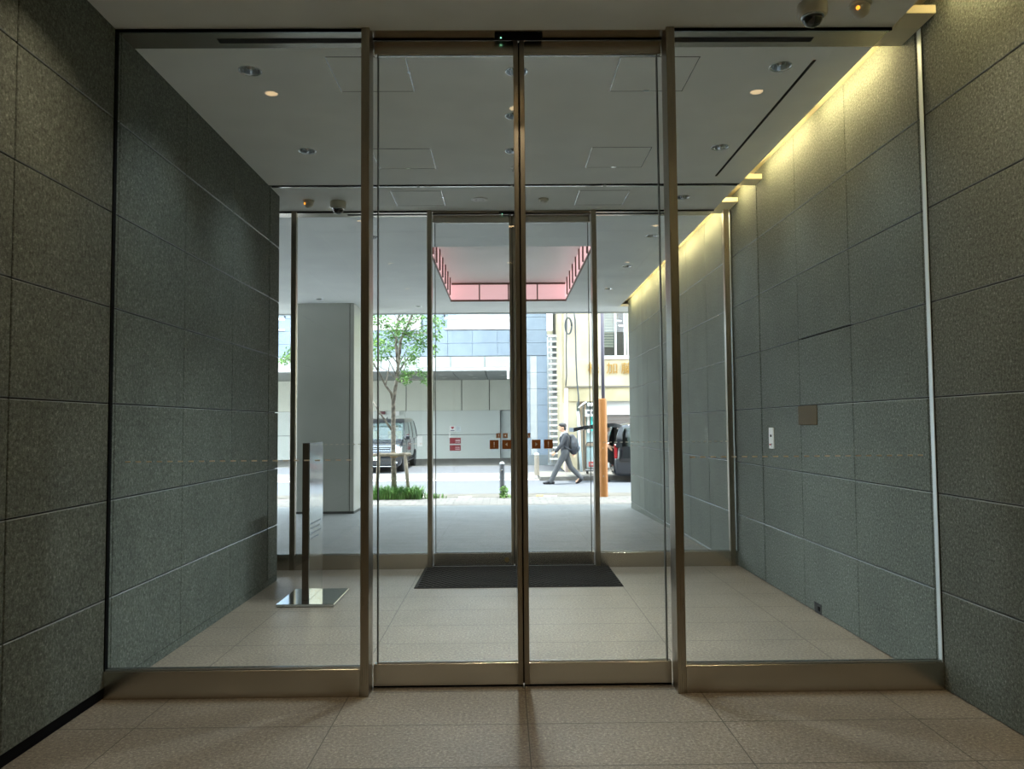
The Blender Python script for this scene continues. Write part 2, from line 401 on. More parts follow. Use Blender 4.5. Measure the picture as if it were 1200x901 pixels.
spots = [(-1.738, 5.351, 'chrome recessed downlight in the vestibule ceiling, left row, nearest the front glass'),
         (-1.74, 6.949, 'chrome recessed downlight in the vestibule ceiling, left row, farther one'),
         (1.936, 5.311, 'chrome recessed downlight beside the front end of the long black ceiling slot'),
         (1.952, 6.895, 'chrome recessed downlight beside the middle of the long black ceiling slot'),
         (.108, 5.377, 'chrome downlight behind the door stiles, first of the middle row'),
         (.108, 6.167, 'chrome downlight behind the door stiles, second of the middle row'),
         (.108, 6.971, 'chrome downlight behind the door stiles, third of the middle row'),
         (1.966, 8.437, 'small chrome downlight right of the smoke detector, between shutter line and rear glass')]
for i, (x, y, lb) in enumerate(spots):
    o = dl if i == 0 else dup(dl); o.location = (x, y, HC); o['label'] = lb; o['group'] = 'vestibule downlights'
cut_holes(ceil, [(x, y) for x, y, lb in spots])
for x, y, lb in spots: area('downlight_and_fill', (x, y, HC + .055), (0, 0, 0), .06, .06, VEST_FILL_W * (.2 if abs(x) > 1 else 1.6), (.78, .92, 1), spread=math.radians(112))  # fill added at the unlit vestibule downlights to brighten the space
cspots = [(-3.536, 15.169, 'outdoor downlight in the canopy ceiling above the grey column'),
          (-1.732, 16.178, 'outdoor downlight near the canopy edge above the street tree'),
          (1.963, 10.199, 'outdoor canopy downlight right of the pink recess, nearest the rear glass'),
          (1.947, 12.172, 'outdoor canopy downlight right of the pink recess, middle of its row'),
          (1.925, 14.216, 'outdoor canopy downlight right of the pink recess, nearest the street'),
          (-1.689, 10.187, 'outdoor canopy downlight left of the pink recess, just beyond the rear glass')]
for x, y, lb in cspots:
    o = dup(dl); o.location = (x, y, HC); o['label'] = lb; o['group'] = 'canopy downlights'
# lit lobby lamps, seen only mirrored in the front glass
warm = (1.0, .83, .58)
lamp_glow = mat('lamp_glow', 'fff0d8', .5, emit='ffd9a0', estr=6.)
ll = thing('lobby_downlight', '', 'ceiling light')
MB().lathe([(.05, .0), (.062, -.004), (.066, 0), (.05, .004)], n=20, caps=False).build('trim_ring', chrome, ll, True)
MB().lathe([(.045, .004), (.03, .0045)], n=16).build('lamp', lamp_glow, ll)
lsp = [(x, y) for y in (3.84, 0.2, -2.0) for x in (-1.7, .11, 1.9)]
for i, (x, y) in enumerate(lsp):
    o = ll if i == 0 else dup(ll); o.location = (x, y, HC - .005)
    o['label'] = 'lit warm downlight in the lobby ceiling, mirrored in the front glass'; o['group'] = 'lobby downlights'
    area('downlight_and_fill', (x, y, HC - .012), (0, 0, 0), .055, .055, LOBBY_W, warm, spread=math.radians(125))

# long black diffuser slot, access hatches, sprinkler, speaker, detectors
tag(MB().box(2.122, 2.142, 5.21, 7.705, HC - .004, HC + .0005).build('ceiling_diffuser', black), 'long thin black air slot running along the vestibule ceiling by the cove', 'air slot')
def hatch(label, x, y, ky):
    r = thing('access_hatch', label, 'ceiling hatch', (x, y, HC), group='ceiling access hatches')
    MB().box(-.262, .262, -.268, .268, -.0015, -.0003).build('panel', plaster, r)
    f = MB()
    fr_ = [[f.bm.verts.new((x_, y_, z_)) for x_, y_ in q_] for z_ in (-.0025, 0) for q_ in (((-.2705, -.274), (.2705, -.274), (.2705, .274), (-.2705, .274)), ((-.268, -.269), (.268, -.269), (.268, .269), (-.268, .269)))]
    for k in range(4):
        n_ = (k + 1) % 4
        f.bm.faces.new((fr_[0][k], fr_[0][n_], fr_[1][n_], fr_[1][k])); f.bm.faces.new((fr_[2][k], fr_[3][k], fr_[3][n_], fr_[2][n_])); f.bm.faces.new((fr_[0][k], fr_[2][k], fr_[2][n_], fr_[0][n_])); f.bm.faces.new((fr_[1][k], fr_[1][n_], fr_[3][n_], fr_[3][k]))
    f.build('frame', mat('hatch_joint', '4a4a46', .7) if 'hatch_joint' not in bpy.data.materials else bpy.data.materials['hatch_joint'], r)
    MB().box(-.270, -.264, -.274, .274, -.003, 0).build('edge_strip', chrome_soft, r); MB().box(.264, .270, -.274, .274, -.003, 0).build('edge_strip', chrome_soft, r)
    k = MB().box(-.02 if ky else .255, .02 if ky else .275, .25 if ky else -.06, .27 if ky else -.03, -.005, -.001).build('latch', chrome, r)
hatch('square access hatch in the vestibule ceiling, front left one, above the left door leaf', -.908, 5.42, False)
hatch('square access hatch in the vestibule ceiling, rear left one, by the shutter line', -.90, 7.17, True)
hatch('square access hatch in the vestibule ceiling, rear right one, by the shutter line', 1.07, 7.155, True)
hatch('square access hatch in the vestibule ceiling, front right one, above the right jamb', 1.07, 5.43, True)
hatch('square access hatch between shutter line and rear doors, left of the round speaker', -.905, 8.44, False)
hatch('square access hatch between shutter line and rear doors, right of the smoke detector', 1.08, 8.445, False)
sp = thing('sprinkler', 'small chrome sprinkler head behind the door stiles near the shutter line', 'sprinkler', (.118, 7.42, HC))
MB().lathe([(.035, 0), (.035, -.004), (.012, -.008)], n=16).build('plate', white_p, sp, True)
MB().lathe([(.01, -.008), (.008, -.03), (.022, -.032), (.022, -.035)], n=12).build('head', chrome, sp, True)
sk = thing('ceiling_speaker', 'round white speaker grille in the ceiling before the rear doors', 'speaker', (-.245, 8.48, HC))
MB().lathe([(.09, 0), (.09, -.005), (.07, -.009)], n=24).build('rim', white_p, sk, True)
g = MB()
for k in range(8): g.lathe([(.008, -.0105), (.006, -.0108)], (.045 * math.cos(k * PI / 4), .045 * math.sin(k * PI / 4), 0), 8)
g.build('grille_holes', black, sk)
sd = thing('smoke_detector', 'domed white smoke detector right of the round ceiling speaker', 'smoke detector', (.453, 8.476, HC))
MB().lathe([(.055, 0), (.055, -.018), (.036, -.026)], n=20).build('base', off_white, sd, True)
MB().lathe([(.034, -.026), (.032, -.045), (.015, -.052)], n=20).build('sensor', white_p, sd, True)

def dome_camera(label, loc, sc=1.):
    r = thing('dome_camera', label, 'security camera', loc); r.scale = (sc,) * 3
    MB().lathe([(.062, 0), (.066, -.006), (.066, -.048), (.058, -.058), (.045, -.06)], n=28).build('housing', off_white, r, True, 40)
    MB().lathe([(.045, -.060), (.043, -.078), (.033, -.095), (.018, -.104), (.004, -.107)], n=24).build('dome', dark_dome, r, True)
    MB().lathe([(.050, -.056), (.050, -.064), (.044, -.066)], n=24).build('dome_ring', chrome_soft, r, True)
    return r
def alarm(label, loc, sc=1.):
    r = thing('motion_detector', label, 'motion detector', loc); r.scale = (sc,) * 3
    MB().lathe([(.052, 0), (.055, -.004), (.05, -.012)], n=24).build('base', off_white, r, True)
    MB().lathe([(.044, -.012), (.045, -.03), (.038, -.05), (.022, -.064), (.004, -.068)], n=24).build('dome', off_white, r, True)
    MB().ball((-.026, -.032, -.036), .010, 10).build('indicator', orange_lens, r, True)
dome_camera('dome security camera hanging from the lobby ceiling in front of the glass', (1.835, 4.50, HC), 1.3)
alarm('round detector with amber light beside the lobby dome camera', (2.12, 4.50, HC), 1.2)
dome_camera('dome security camera on the vestibule ceiling before the rear screen', (-1.80, 8.55, HC), 1.3)
alarm('round detector with amber light left of the vestibule dome camera', (-2.11, 8.50, HC), 1.2)

# cove lights hidden above the ceiling edge
def cove(y0, y1, w, label):
    r = thing('cove_light', label, 'cove light', (2.40, (y0 + y1) / 2, 4.085), group='cove lights')
    L = y1 - y0
    MB().box(-.03, .03, -L / 2 + .02, L / 2 - .02, 0, .05, bev=.004).build('housing', off_white, r)
    n = max(1, round(L / 1.2))
    for k in range(n):
        c = -L / 2 + (k + .5) * L / n
        area('cove_beam', (.045, c, .075), (0, math.radians(-52), 0), .03, L / n * .86, w * L / n, (1, .80, .40), parent=r)
cove(-2.0, 4.45, COVE_W, 'warm cove light above the ceiling edge over the lobby wall')
cove(5.1, 7.75, COVE_W, 'warm cove light above the ceiling edge over the vestibule wall')
cove(8.08, 8.58, COVE_W, 'warm cove light between shutter line and rear glass')
cove(9.2, 16.1, COVE_W, 'warm cove light above the canopy edge along the outer wall')

# wall fittings
bp = thing('bronze_plate', 'dull brown metal cover plate on the granite wall under the cove light', 'wall plate', (XR, 6.78, 1.664))
MB().box(-.006, 0, -.208, .208, -.083, .083, bev=.002).build('plate', bronze, bp)
ic = thing('call_panel', 'white call panel with dark lens on the granite wall under the cove light', 'intercom', (XR, 7.70, 1.452))
MB().box(-.014, 0, -.062, .062, -.103, .103, bev=.004).build('body', white_p, ic)
MB().box(-.0155, -.014, -.02, .02, .012, .035).build('lens', black, ic)
MB().box(-.0155, -.014, .0, .045, -.07, -.055).build('red_mark', mat('red_mark', 'b02030', .5), ic)
MB().box(-.0155, -.014, -.035, .0, -.06, -.052).box(-.0155, -.014, -.02, -.012, -.085, -.05).build('grey_mark', mat('grey_mark', '50565c', .5), ic)
so = thing('floor_socket', 'black socket box at the foot of the granite wall', 'socket', (XR, 6.67, .002))
MB().box(-.003, 0, -.075, .075, 0, .085, bev=.001).build('plate', rubber, so)
MB().box(-.006, -.003, -.045, -.005, .025, .06).build('flap', black, so)

# sign stand
sg = thing('sign_stand', 'polished steel sign post on a mirror-finish square base', 'sign stand', (-1.78, 7.43, 0))
MB().box(-.255, .262, -.335, .345, .004, .028, bev=.003).build('base_plate', mirror, sg)
MB().box(-.245, .25, -.325, .335, 0, .0045).build('base_pad', rubber, sg)
MB().box(-.066, -.008, -.17, .37, .028, 1.45, bev=.002).build('panel', mat('dark_bronze_edge', '33291c', .4, .3), sg)
pf = MB().box(-.0078, .0, -.162, .365, .03, 1.448).build('mirror_face', mirror, sg)
pf['label'] = 'polished mirror steel face'
for r_ in range(4):
    t = MB(); y = -.12
    z = .70 - r_ * .045
    while y < .26 - (r_ % 2) * .06:
        w_ = random.uniform(.02, .05); t.box(.0001, .0008, y, y + w_, z, z + .014); y += w_ + .012
    t.build('lettering', mat('etched_lettering', '8f979d', .7) if 'etched_lettering' not in bpy.data.materials else bpy.data.materials['etched_lettering'], pf)

# mat
mt_m = mat('mat_rubber', '1b1a18', .85, spec=.2)
dm = thing('door_mat', 'black ribbed rubber mat before the rear doors', 'door mat', (.138, 8.42, 0))
MB().box(-1.035, 1.035, -.565, .60, 0, .009, bev=.004).build('backing', mt_m, dm)
m = MB()
for i in range(22):
    for j in range(26):
        x = -1.0 + j * .0785 + (i % 2) * .039; y = -.535 + i * .0505
        if x + .05 < 1.02: m.box(x, x + .06, y, y + .026, .008, .017)
m.build('ribs', mt_m, dm)
tag(MB().lathe([(.012, 0), (.012, .008), (.006, .012)], n=12).build('floor_stop', chrome), 'small bright stop on the floor under the meeting front doors', 'door stop').location = (.112, 4.885, 0)

# ------------------------------------------------------------------ canopy
def gz(y):
    if y < 9: return 0.
    if y < 16.4: return -.13 * (y - 9) / 7.4
    return max(-.16, -.13 - (y - 16.4) * .01)
fl = MB(); fl.quad((-14, 8.96, 0), (XR + 6, 8.96, 0), (XR + 6, 16.4, -.13), (-14, 16.4, -.13))
fl.quad((-14, 16.4, -.13), (XR + 6, 16.4, -.13), (XR + 6, 17.25, -.14), (-14, 17.25, -.14))
struct(fl.build('canopy_floor', cfloor_m), 'grey stone tile floor under the canopy', 'floor')
RX0, RX1, RY0, RY1, RZ = -1.04, 1.265, 10.75, 15.58, 4.45
def grid_slab(mb, xs, ys, void, z0, z1):
    nx, ny = len(xs) - 1, len(ys) - 1
    solid = lambda i, j: 0 <= i < nx and 0 <= j < ny and not void(i, j)
    vt = {}
    def V(i, j, k):
        if (i, j, k) not in vt: vt[(i, j, k)] = mb.bm.verts.new((xs[i], ys[j], (z0, z1)[k]))
        return vt[(i, j, k)]
    for i in range(nx):
        for j in range(ny):
            if not solid(i, j): continue
            mb.bm.faces.new((V(i, j, 0), V(i, j + 1, 0), V(i + 1, j + 1, 0), V(i + 1, j, 0)))
            mb.bm.faces.new((V(i, j, 1), V(i + 1, j, 1), V(i + 1, j + 1, 1), V(i, j + 1, 1)))
            for di, dj, a, b_ in ((-1, 0, (i, j), (i, j + 1)), (1, 0, (i + 1, j + 1), (i + 1, j)), (0, -1, (i + 1, j), (i, j)), (0, 1, (i, j + 1), (i + 1, j + 1))):
                if not solid(i + di, j + dj):
                    mb.bm.faces.new((V(*a, 0), V(*a, 1), V(*b_, 1), V(*b_, 0)))
cc = MB()
grid_slab(cc, [-14, RX0, RX1, XS, XR + 6], [9.02, RY0, RY1, 16.35, 17.15], lambda i, j: (i == 1 and j == 1) or (i == 3 and j < 3), HC, HC + .05)
cano = struct(cc.build('canopy_ceiling', cplaster), 'pale flat ceiling of the entrance canopy', 'ceiling')
MB().box(-14, XR + 6, 17.15, 17.19, HC - .03, 6.4).build('canopy_fascia', chrome_soft, cano)
MB().box(-14, 2.30, 9.0, 9.02, HC, 4.46).build('canopy_closer', cplaster, cano)
cut_holes(cano, [(x, y) for x, y, lb in cspots])
pink = mat('pink_glass_panel', 'f0bcc0', .35, spec=.4, emit='f0c4c8', estr=.42)  # own glow put in for daylight coming through the panels
brown_fr = mat('brown_frame', '6d4f44', .5)
rec = thing('recess_ceiling', 'square recess in the canopy ceiling lined with pink panels', 'ceiling recess', kind='structure')
MB().box(RX0, RX1, RY0, RY1, RZ - .02, RZ).build('recess_top', white_p, rec)
p_ = MB(); f_ = MB()
n = 4; wv = (RX1 - RX0) / n
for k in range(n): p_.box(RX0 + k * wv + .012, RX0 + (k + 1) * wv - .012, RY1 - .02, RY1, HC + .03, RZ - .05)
for k in range(n + 1): f_.box(RX0 + k * wv - .012, RX0 + k * wv + .012, RY1 - .03, RY1, HC, RZ - .02)
f_.box(RX0, RX1, RY1 - .035, RY1, HC - .004, HC + .03).box(RX0, RX1, RY1 - .035, RY1, RZ - .055, RZ - .02)
for xw, s in ((RX0, 1), (RX1, -1)):
    nn = 8; dv = (RY1 - RY0) / nn
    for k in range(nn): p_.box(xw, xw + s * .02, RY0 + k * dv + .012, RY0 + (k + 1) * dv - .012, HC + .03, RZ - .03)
    for k in range(nn + 1): f_.box(xw, xw + s * .045, RY0 + k * dv - .012, RY0 + k * dv + .012, HC + .03, RZ - .02)
    f_.box(xw, xw + s * .02, RY0, RY1, HC, HC + .03)
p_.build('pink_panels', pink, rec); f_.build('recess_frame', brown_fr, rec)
MB().box(RX0, RX1, RY0, RY0 + .02, HC, RZ).build('recess_end', white_p, rec)
# building front left of the rear screen
struct(MB().box(-14, -3.1, 8.8, 9.0, -.2, 4.2).build('wall_front', granite), 'granite front wall left of the rear screen under the canopy', 'wall')
# column
colm = mat('column_metal_panel', 'b4b5ae', .38, metal=.5); noisy(colm, 'aeb0a8', 'babbb4', 1.2)
co = thing('column', 'square grey metal-clad canopy column left of the street tree', 'column', (-3.545, 16.22, 0))
MB().box(-.565, .48, -.53, .53, -.115, HC + .01, bev=.006).build('cladding', colm, co)
MB().box(.488, .57, -.525, .53, -.115, HC + .01, bev=.006).build('corner_strip', colm, co)
MB().box(.478, .490, -.515, .5, -.1, HC).build('joint', black, co)
MB().box(-.57, .575, -.535, .535, -.12, -.075).build('plinth', mat('column_plinth', '3c3e3b', .7), co)

# ------------------------------------------------------------------ street ground
pav = mat('pavers', 'b9b6b0', .8)
nt, lk, b = nodes(pav); tc_ = N(nt, 'ShaderNodeTexCoord'); br = N(nt, 'ShaderNodeTexBrick'); br.inputs['Scale'].default_value = 1.
br.inputs['Brick Width'].default_value = .33; br.inputs['Row Height'].default_value = .33; br.inputs['Mortar Size'].default_value = .012
br.inputs['Color1'].default_value = lin('5d5c59'); br.inputs['Color2'].default_value = lin('6b6965'); br.inputs['Mortar'].default_value = lin('3c3a38')
lk.new(tc_.outputs['Object'], br.inputs['Vector']); lk.new(br.outputs['Color'], b.inputs['Base Color'])
asph = mat('asphalt', '75787c', .9); noisy(asph, '4c4f54', '5d6065', 40)
kerb_m = mat('kerb_stone', '55524b', .9); noisy(kerb_m, '45423b', '615e56', 6, .1)
conc = mat('concrete', '9d9a92', .9); noisy(conc, '5f5c56', '75726b', 5, .1)
line_m = mat('road_paint', 'bdbdb8', .8)
X0, X1 = -22, 16
def slab(name, m, y0, y1, z0, z1, label, cat, x0=X0, x1=X1):
    o = MB().quad((x0, y0, z0), (x1, y0, z0), (x1, y1, z1), (x0, y1, z1)).build(name, m)
    return struct(o, label, cat)
slab('sidewalk', pav, 17.25, 19.42, -.14, -.16, 'pale paved sidewalk before the canopy', 'sidewalk')
kb = MB(); x = X0
while x < X1: kb.box(x + .004, x + .596, 19.42, 19.62, -.32, -.155, bev=.01); x += .6
kb.build('kerb', kerb_m); struct(bpy.data.objects['kerb'], 'concrete kerb stones on the near side of the street', 'kerb')
slab('road', asph, 19.6, 27.0, -.26, -.26, 'grey asphalt street', 'road')
gut = slab('gutter_path', kerb_m, 19.62, 21.6, -.255, -.255, 'concrete gutter along the near kerb', 'gutter')
slab('road_line', line_m, 26.7, 26.95, -.254, -.254, 'white painted line along the far side of the street', 'road marking', X0, 1.2)
pav2 = mat('pavers_small', 'c2c2c0', .8)
nt, lk, b = nodes(pav2); tc_ = N(nt, 'ShaderNodeTexCoord'); br = N(nt, 'ShaderNodeTexBrick'); br.inputs['Scale'].default_value = 1.
br.inputs['Brick Width'].default_value = .3; br.inputs['Row Height'].default_value = .3; br.inputs['Mortar Size'].default_value = .02
br.inputs['Color1'].default_value = lin('706f6c'); br.inputs['Color2'].default_value = lin('80807d'); br.inputs['Mortar'].default_value = lin('50504e')
lk.new(tc_.outputs['Object'], br.inputs['Vector']); lk.new(br.outputs['Color'], b.inputs['Base Color'])
slab('far_sidewalk', pav2, 27.0, 30.0, -.25, -.20, 'pale paver strip on the far side of the street', 'sidewalk', X0, 1.2)
slab('apron_pavement', asph, 30.0, 33.4, -.20, -.11, 'asphalt apron in front of the parking bay', 'driveway', X0, 2.6)
slab('parking_floor', conc, 33.4, 41.0, -.11, -.08, 'concrete floor of the parking bay opposite', 'floor', X0, 2.6)
fk = MB(); fk.box(1.2, X1, 26.3, 29.3, -.32, -.12, bev=.01); struct(fk.build('far_kerb', conc), 'raised concrete sidewalk in front of the cream building', 'sidewalk')
slab('ground', conc, 29.3, 36.0, -.12, -.12, 'concrete ground behind the raised sidewalk', 'ground', 2.6, X1)

# ------------------------------------------------------------------ blue granite building opposite
YF, YB = 33.5, 40.6
blue = mat('blue_granite_cladding', 'a8b8cc', .7); speckle(blue, ['5c697b', '74828f', '82909e', '9aa6b3'], 25, .05)
stripe = mat('white_granite_band', 'd9dcdc', .7); speckle(stripe, ['8d9294', 'a6aaab', 'b0b3b3', 'bfc1c1'], 25, .05)
pbase = mat('grey_granite_base', '8f989c', .7); speckle(pbase, ['565e62', '6b7478', '777f83', '8a9194'], 25, .05)
fas_m = mat('white_fascia_panel', 'a3a9a6', .5)
sof_m = mat('grey_soffit', 'a9aca8', .7)
bay_m = mat('bay_wall_panel', 'cfd2c4', .6); noisy(bay_m, 'cbcec0', 'd3d6c8', .7)
bay_lo = mat('bay_wall_lower', 'c9d0ca', .6)
ob = thing('office_building', 'pale blue granite building with a parking bay across the street', 'building', (-5, YF, 0))
inv = Matrix.Translation((5, -YF, 0))
def sub(mb, name, m, parent, **k):
    bmesh.ops.transform(mb.bm, matrix=inv, verts=mb.bm.verts[:]); return mb.build(name, m, parent, **k)
zA = P(560, 417, YF).z; zB = P(560, 430, YF).z; zS = P(560, 434, YF).z
xP0 = P(617, 450, YF).x; xP1 = P(641.5, 450, YF).x
XW = -24
# upper granite, coursed
m = MB(); zc = [zA, P(560, 402, YF).z, P(560, 387, YF).z]; dz = zc[1] - zc[0]
while zc[-1] < 9.2: zc.append(zc[-1] + dz)
xw0, xw1 = P(521, 400, YF).x, xP0          # window bay span (right part)
wz0 = P(560, 386, YF).z
pw = 1.06
for i in range(len(zc) - 1):
    x = xP1
    k = 0
    while x > XW:
        xn = x - pw
        mid = (x + xn) / 2
        win = zc[i] >= wz0 - .1 and zc[i] < wz0 + 2.2 and ((xw0 < mid < xP0 - .1) or (-9.0 < mid < P(493, 400, YF).x))
        if not win: m.box(xn + .006, x - .006, YF, YF + .12, zc[i] + .006, zc[i + 1] - .006)
        x = xn; k += 1
sub(m, 'granite_cladding', blue, ob)
m = MB(); m.box(XW, xw0 - .0, YF + .05, YF + .3, zA, wz0).box(XW, xP1, YF + .12, YF + .3, zA, zA + 2 * dz + .02).box(XW, xP1, YF + .5, YF + .8, zA, 9.2)
sub(m, 'wall_backing', mat('joint_pale', 'a5b0bd', .8), ob)
for (a, b_, nm) in ((P(521, 400, YF).x, xP0 - .05, ''), (P(435, 400, YF).x - 1.5, P(493, 400, YF).x, ''), (-11.6, -9.3, '')):
    fr = MB().box(a, b_, YF - .04, YF + .16, wz0, wz0 + .06).box(a, b_, YF + .02, YF + .1, wz0 + .06, wz0 + .42).box(a, b_, YF - .02, YF + .1, wz0 + .44, wz0 + .54)
    xx = a
    while xx < b_ + .01:
        fr.box(xx - .03, xx + .03, YF, YF + .1, wz0 + .54, wz0 + 2.3); xx += (b_ - a) / 2
    fo = sub(fr, 'window_frame', mat('pale_window_frame', 'c9c7c6', .5) if 'pale_window_frame' not in bpy.data.materials else bpy.data.materials['pale_window_frame'], ob)
    sub(MB().box(a, b_, YF + .06, YF + .08, wz0 + .54, wz0 + 2.3), 'pane', pane_far, fo)
    sub(MB().box(a, b_, YF + .3, YF + .32, wz0 + .4, wz0 + 2.4), 'blind', mat('white_blind', 'eef4f6', .8) if 'white_blind' not in bpy.data.materials else bpy.data.materials['white_blind'], fo)
# fascia panels and soffit
m = MB(); x = xP0
fx = [P(p, 425, YF).x for p in (568, 528, 488, 446)]; st = fx[0] - fx[1]
e = [xP0] + fx
while e[-1] > XW: e.append(e[-1] - st)
for a, b_ in zip(e, e[1:]): m.box(b_ + .012, a - .012, YF + .02, YF + .1, zB, zA - .02)
sub(m, 'fascia', fas_m, ob)
sub(MB().box(XW, xP0, YF + .03, YF + .14, zS - .01, zB - .005), 'fascia_edge', chrome_soft, ob)
m = MB()
for a, b_ in zip(e, e[1:]): m.box(b_ + .02, a - .02, YF + .14, YB, zS, zS + .05)
so_ = sub(m, 'soffit', sof_m, ob)
sub(MB().box(XW, xP0, YF + .14, YB + .2, zS + .055, zS + .1), 'soffit_backing', black, ob)
for px, yy in ((517, 36.5), (552, 36.5), (521, 38.5), (557, 38.5), (589, 36.8), (490, 36.5), (455, 36.5)):
    q = P(px, 440, yy); sub(MB().lathe([(.13, zS - .004), (.13, zS - .012), (.1, zS - .014)], (q.x, yy, 0), 14), 'soffit_light', white_p, ob)
# back wall of the bay
zL = P(560, 481, YB).z; zJ = P(560, 509, YB).z; xE = P(586, 500, YB).x
m = MB(); vx = [P(p, 460, YB).x for p in (573.5, 541, 508.5)]; st = vx[0] - vx[1]; e2 = [xP0 + 1.5, vx[0]]
while e2[-1] > XW: e2.append(e2[-1] - st)
for a, b_ in zip(e2, e2[1:]): m.box(b_ + .02, a - .02, YB, YB + .1, zL + .012, zS + .02)
sub(m, 'upper_bay_panels', bay_m, ob)
sub(MB().box(XW, xE, YB - .22, YB, -.1, zJ - .012).box(P(475, 480, YB).x, xE, YB - .22, YB, zJ + .012, zL).box(xE + .03, xP0 + 1.5, YB - .02, YB, -.1, zL - .02).box(XW, P(475, 480, YB).x - .03, YB - .1, YB, zJ + .012, zL), 'lower_bay_panels', bay_lo, ob)
sub(MB().box(XW, xP0 + 1.5, YB + .1, YB + .2, -.1, zS + .1).box(xE, xE + .03, YB - .2, YB + .1, -.1, zL), 'bay_backing', mat('dark_joint', '4e514e', .8), ob)
# granite pier with pale band
zD = P(630, 533, YF).z; s0, s1 = P(621.5, 450, YF).x, P(629, 450, YF).x
pj = [zD]; st = P(630, 417, YF).z; kk = 5
pj = [zD + (st - zD) * i / 6 for i in range(7)]
m = MB(); m2 = MB()
for a, b_ in zip(pj, pj[1:]):
    m.box(xP0, s0 - .006, YF, YF + .12, a + .006, b_ - .006).box(s1 + .006, xP1, YF, YF + .12, a + .006, b_ - .006)
    m2.box(s0, s1, YF + .01, YF + .12, a + .004, b_ - .004)
sub(m, 'pier_cladding', blue, ob); sub(m2, 'pale_band', stripe, ob)
sub(MB().box(xP0, xP1, YF - .02, YF + .12, -.15, zD), 'pier_base', pbase, ob)
sub(MB().box(xP0, xP1, YF + .12, YB + .2, -.15, 9.2), 'pier_core', blue, ob)
sub(MB().box(XW, xP1, YB + .2, YB + 4, -.15, 9.2).box(XW, xP1, YF + .3, YB + 3, 9.2, 9.5), 'building_core', blue, ob)
# security camera on the fascia
sub(MB().box(*(lambda q: (q.x - .05, q.x + .05, YF - .12, YF + .02, q.z - .3, q.z + .25))(P(595.5, 436, YF)), bev=.02), 'wall_camera', white_p, ob)

# signs on the bay wall
YS_ = YB - .235
def wall_sign(name, label, px0, px1, py0, py1, m, cat='sign'):
    a = P(px0, py0, YS_); b_ = P(px1, py1, YS_)
    r = thing(name, label, cat, (a.x, YS_, b_.z))
    MB().box(0, b_.x - a.x, 0, .014, 0, a.z - b_.z, bev=.004).build('board', m, r)
    return r, b_.x - a.x, a.z - b_.z
red = mat('dark_red_sign', '8e1d2b', .5); grey_t = mat('grey_print', '9aa3aa', .6); navy = mat('navy_print', '39466b', .6); redp = mat('red_print', 'a83843', .6)
r, w, h = wall_sign('parking_sign', 'white notice with red triangle mark on the bay wall', 527, 533.5, 499, 505.5, white_p)
MB().prism([(w * .18, h * .85), (w * .85, h * .85), (w * .62, h * .45), (w * .4, h * .45)], -.004, 0, 'XZ').build('triangle_mark', redp, r)
MB().box(w * .15, w * .85, -.004, 0, h * .1, h * .24).build('caption', navy, r)
r, w, h = wall_sign('notice_board', 'pale notice with grey print right of the triangle notice', 534, 540, 499, 505.5, mat('pale_notice', 'd3dcdd', .6))
m = MB()
for i in range(4): m.box(w * .12, w * (.85 - .1 * (i % 2)), -.004, 0, h * (.18 + .2 * i), h * (.25 + .2 * i))
m.build('print', grey_t, r)
for k, (y0, y1, lb) in enumerate(((513, 519.8, 'dark red sign on the bay wall, upper of the two'), (521.5, 528, 'dark red sign on the bay wall, lower of the two'))):
    r, w, h = wall_sign('parking_sign', lb, 527, 540, y0, y1, red)
    m = MB()
    for i in range(5 if k == 0 else 3): m.box(w * (.52 + .085 * i * (1 if k == 0 else 1.7)), w * (.58 + .085 * i * (1 if k == 0 else 1.7)), -.004, 0, h * .42, h * .68)
    m.box(w * .5, w * .92, -.004, 0, h * .2, h * .28)
    m.build('print', mat('pale_print', 'e7cfd0', .6) if 'pale_print' not in bpy.data.materials else bpy.data.materials['pale_print'], r)
wall_sign('pole_plate', 'small pale strip between the notices and the red signs', 526, 528, 506.5, 513, white_p)
wall_sign('price_sign', 'dark red strip sign above the parked minivan', 444, 451.5, 482, 485.5, mat('maroon_sign', '5c1f2b', .5))
wall_sign('white_notice', 'white notice on the wall above the parked minivan roof', 460, 468, 482, 487, white_p)
wall_sign('white_poster', 'white poster on the bay wall right of the parked minivan', 488.5, 495, 511, 523, white_p)

# ------------------------------------------------------------------ louvred screen in the gap
LY = 33.2
lo = thing('louvre_screen', 'white horizontal louvre screen between the two buildings', 'screen', (2.2, LY, 0))
lx0, lx1 = P(641.5, 450, LY).x - 2.2, P(661, 450, LY).x - 2.2
m = MB(); npx = 22
for i in range(npx):
    z = P(650, 400 + i * 6.55, LY).z
    m.box(lx0 + .06, lx1 - .03, -.02, .05, z - .035, z + .035)
m.build('slats', white_p, lo)
m = MB().box(lx0, lx0 + .04, -.03, .08, .0, P(650, 393, LY).z).box(lx1 - .05, lx1, -.05, .08, -.1, P(650, 365, LY).z).box(lx0 + .14, lx0 + .2, .05, .09, 0, P(650, 395, LY).z)
m.box(lx0, lx1, -.03, .06, P(650, 395, LY).z, P(650, 392, LY).z)
m.build('frame', chrome_soft, lo)
MB().box(lx0, lx1, .24, .28, -.1, P(650, 395, LY).z).build('back_panel', mat('grey_fence', 'a9aeb0', .8), lo)
for z0, z1 in ((P(650, 462, LY).z, P(650, 455, LY).z), (P(650, 448, LY).z, P(650, 433, LY).z), (P(650, 420, LY).z, P(650, 400, LY).z)): MB().box(lx0 + .25, lx1 - .1, .22, .24, z0, z1).build('dark_opening', mat('dark_void', '676c6e', .8) if 'dark_void' not in bpy.data.materials else bpy.data.materials['dark_void'], lo)
bh = thing('house', 'narrow rear house with grey pillar seen above the louvre screen', 'building', (2.2, 37, 0))
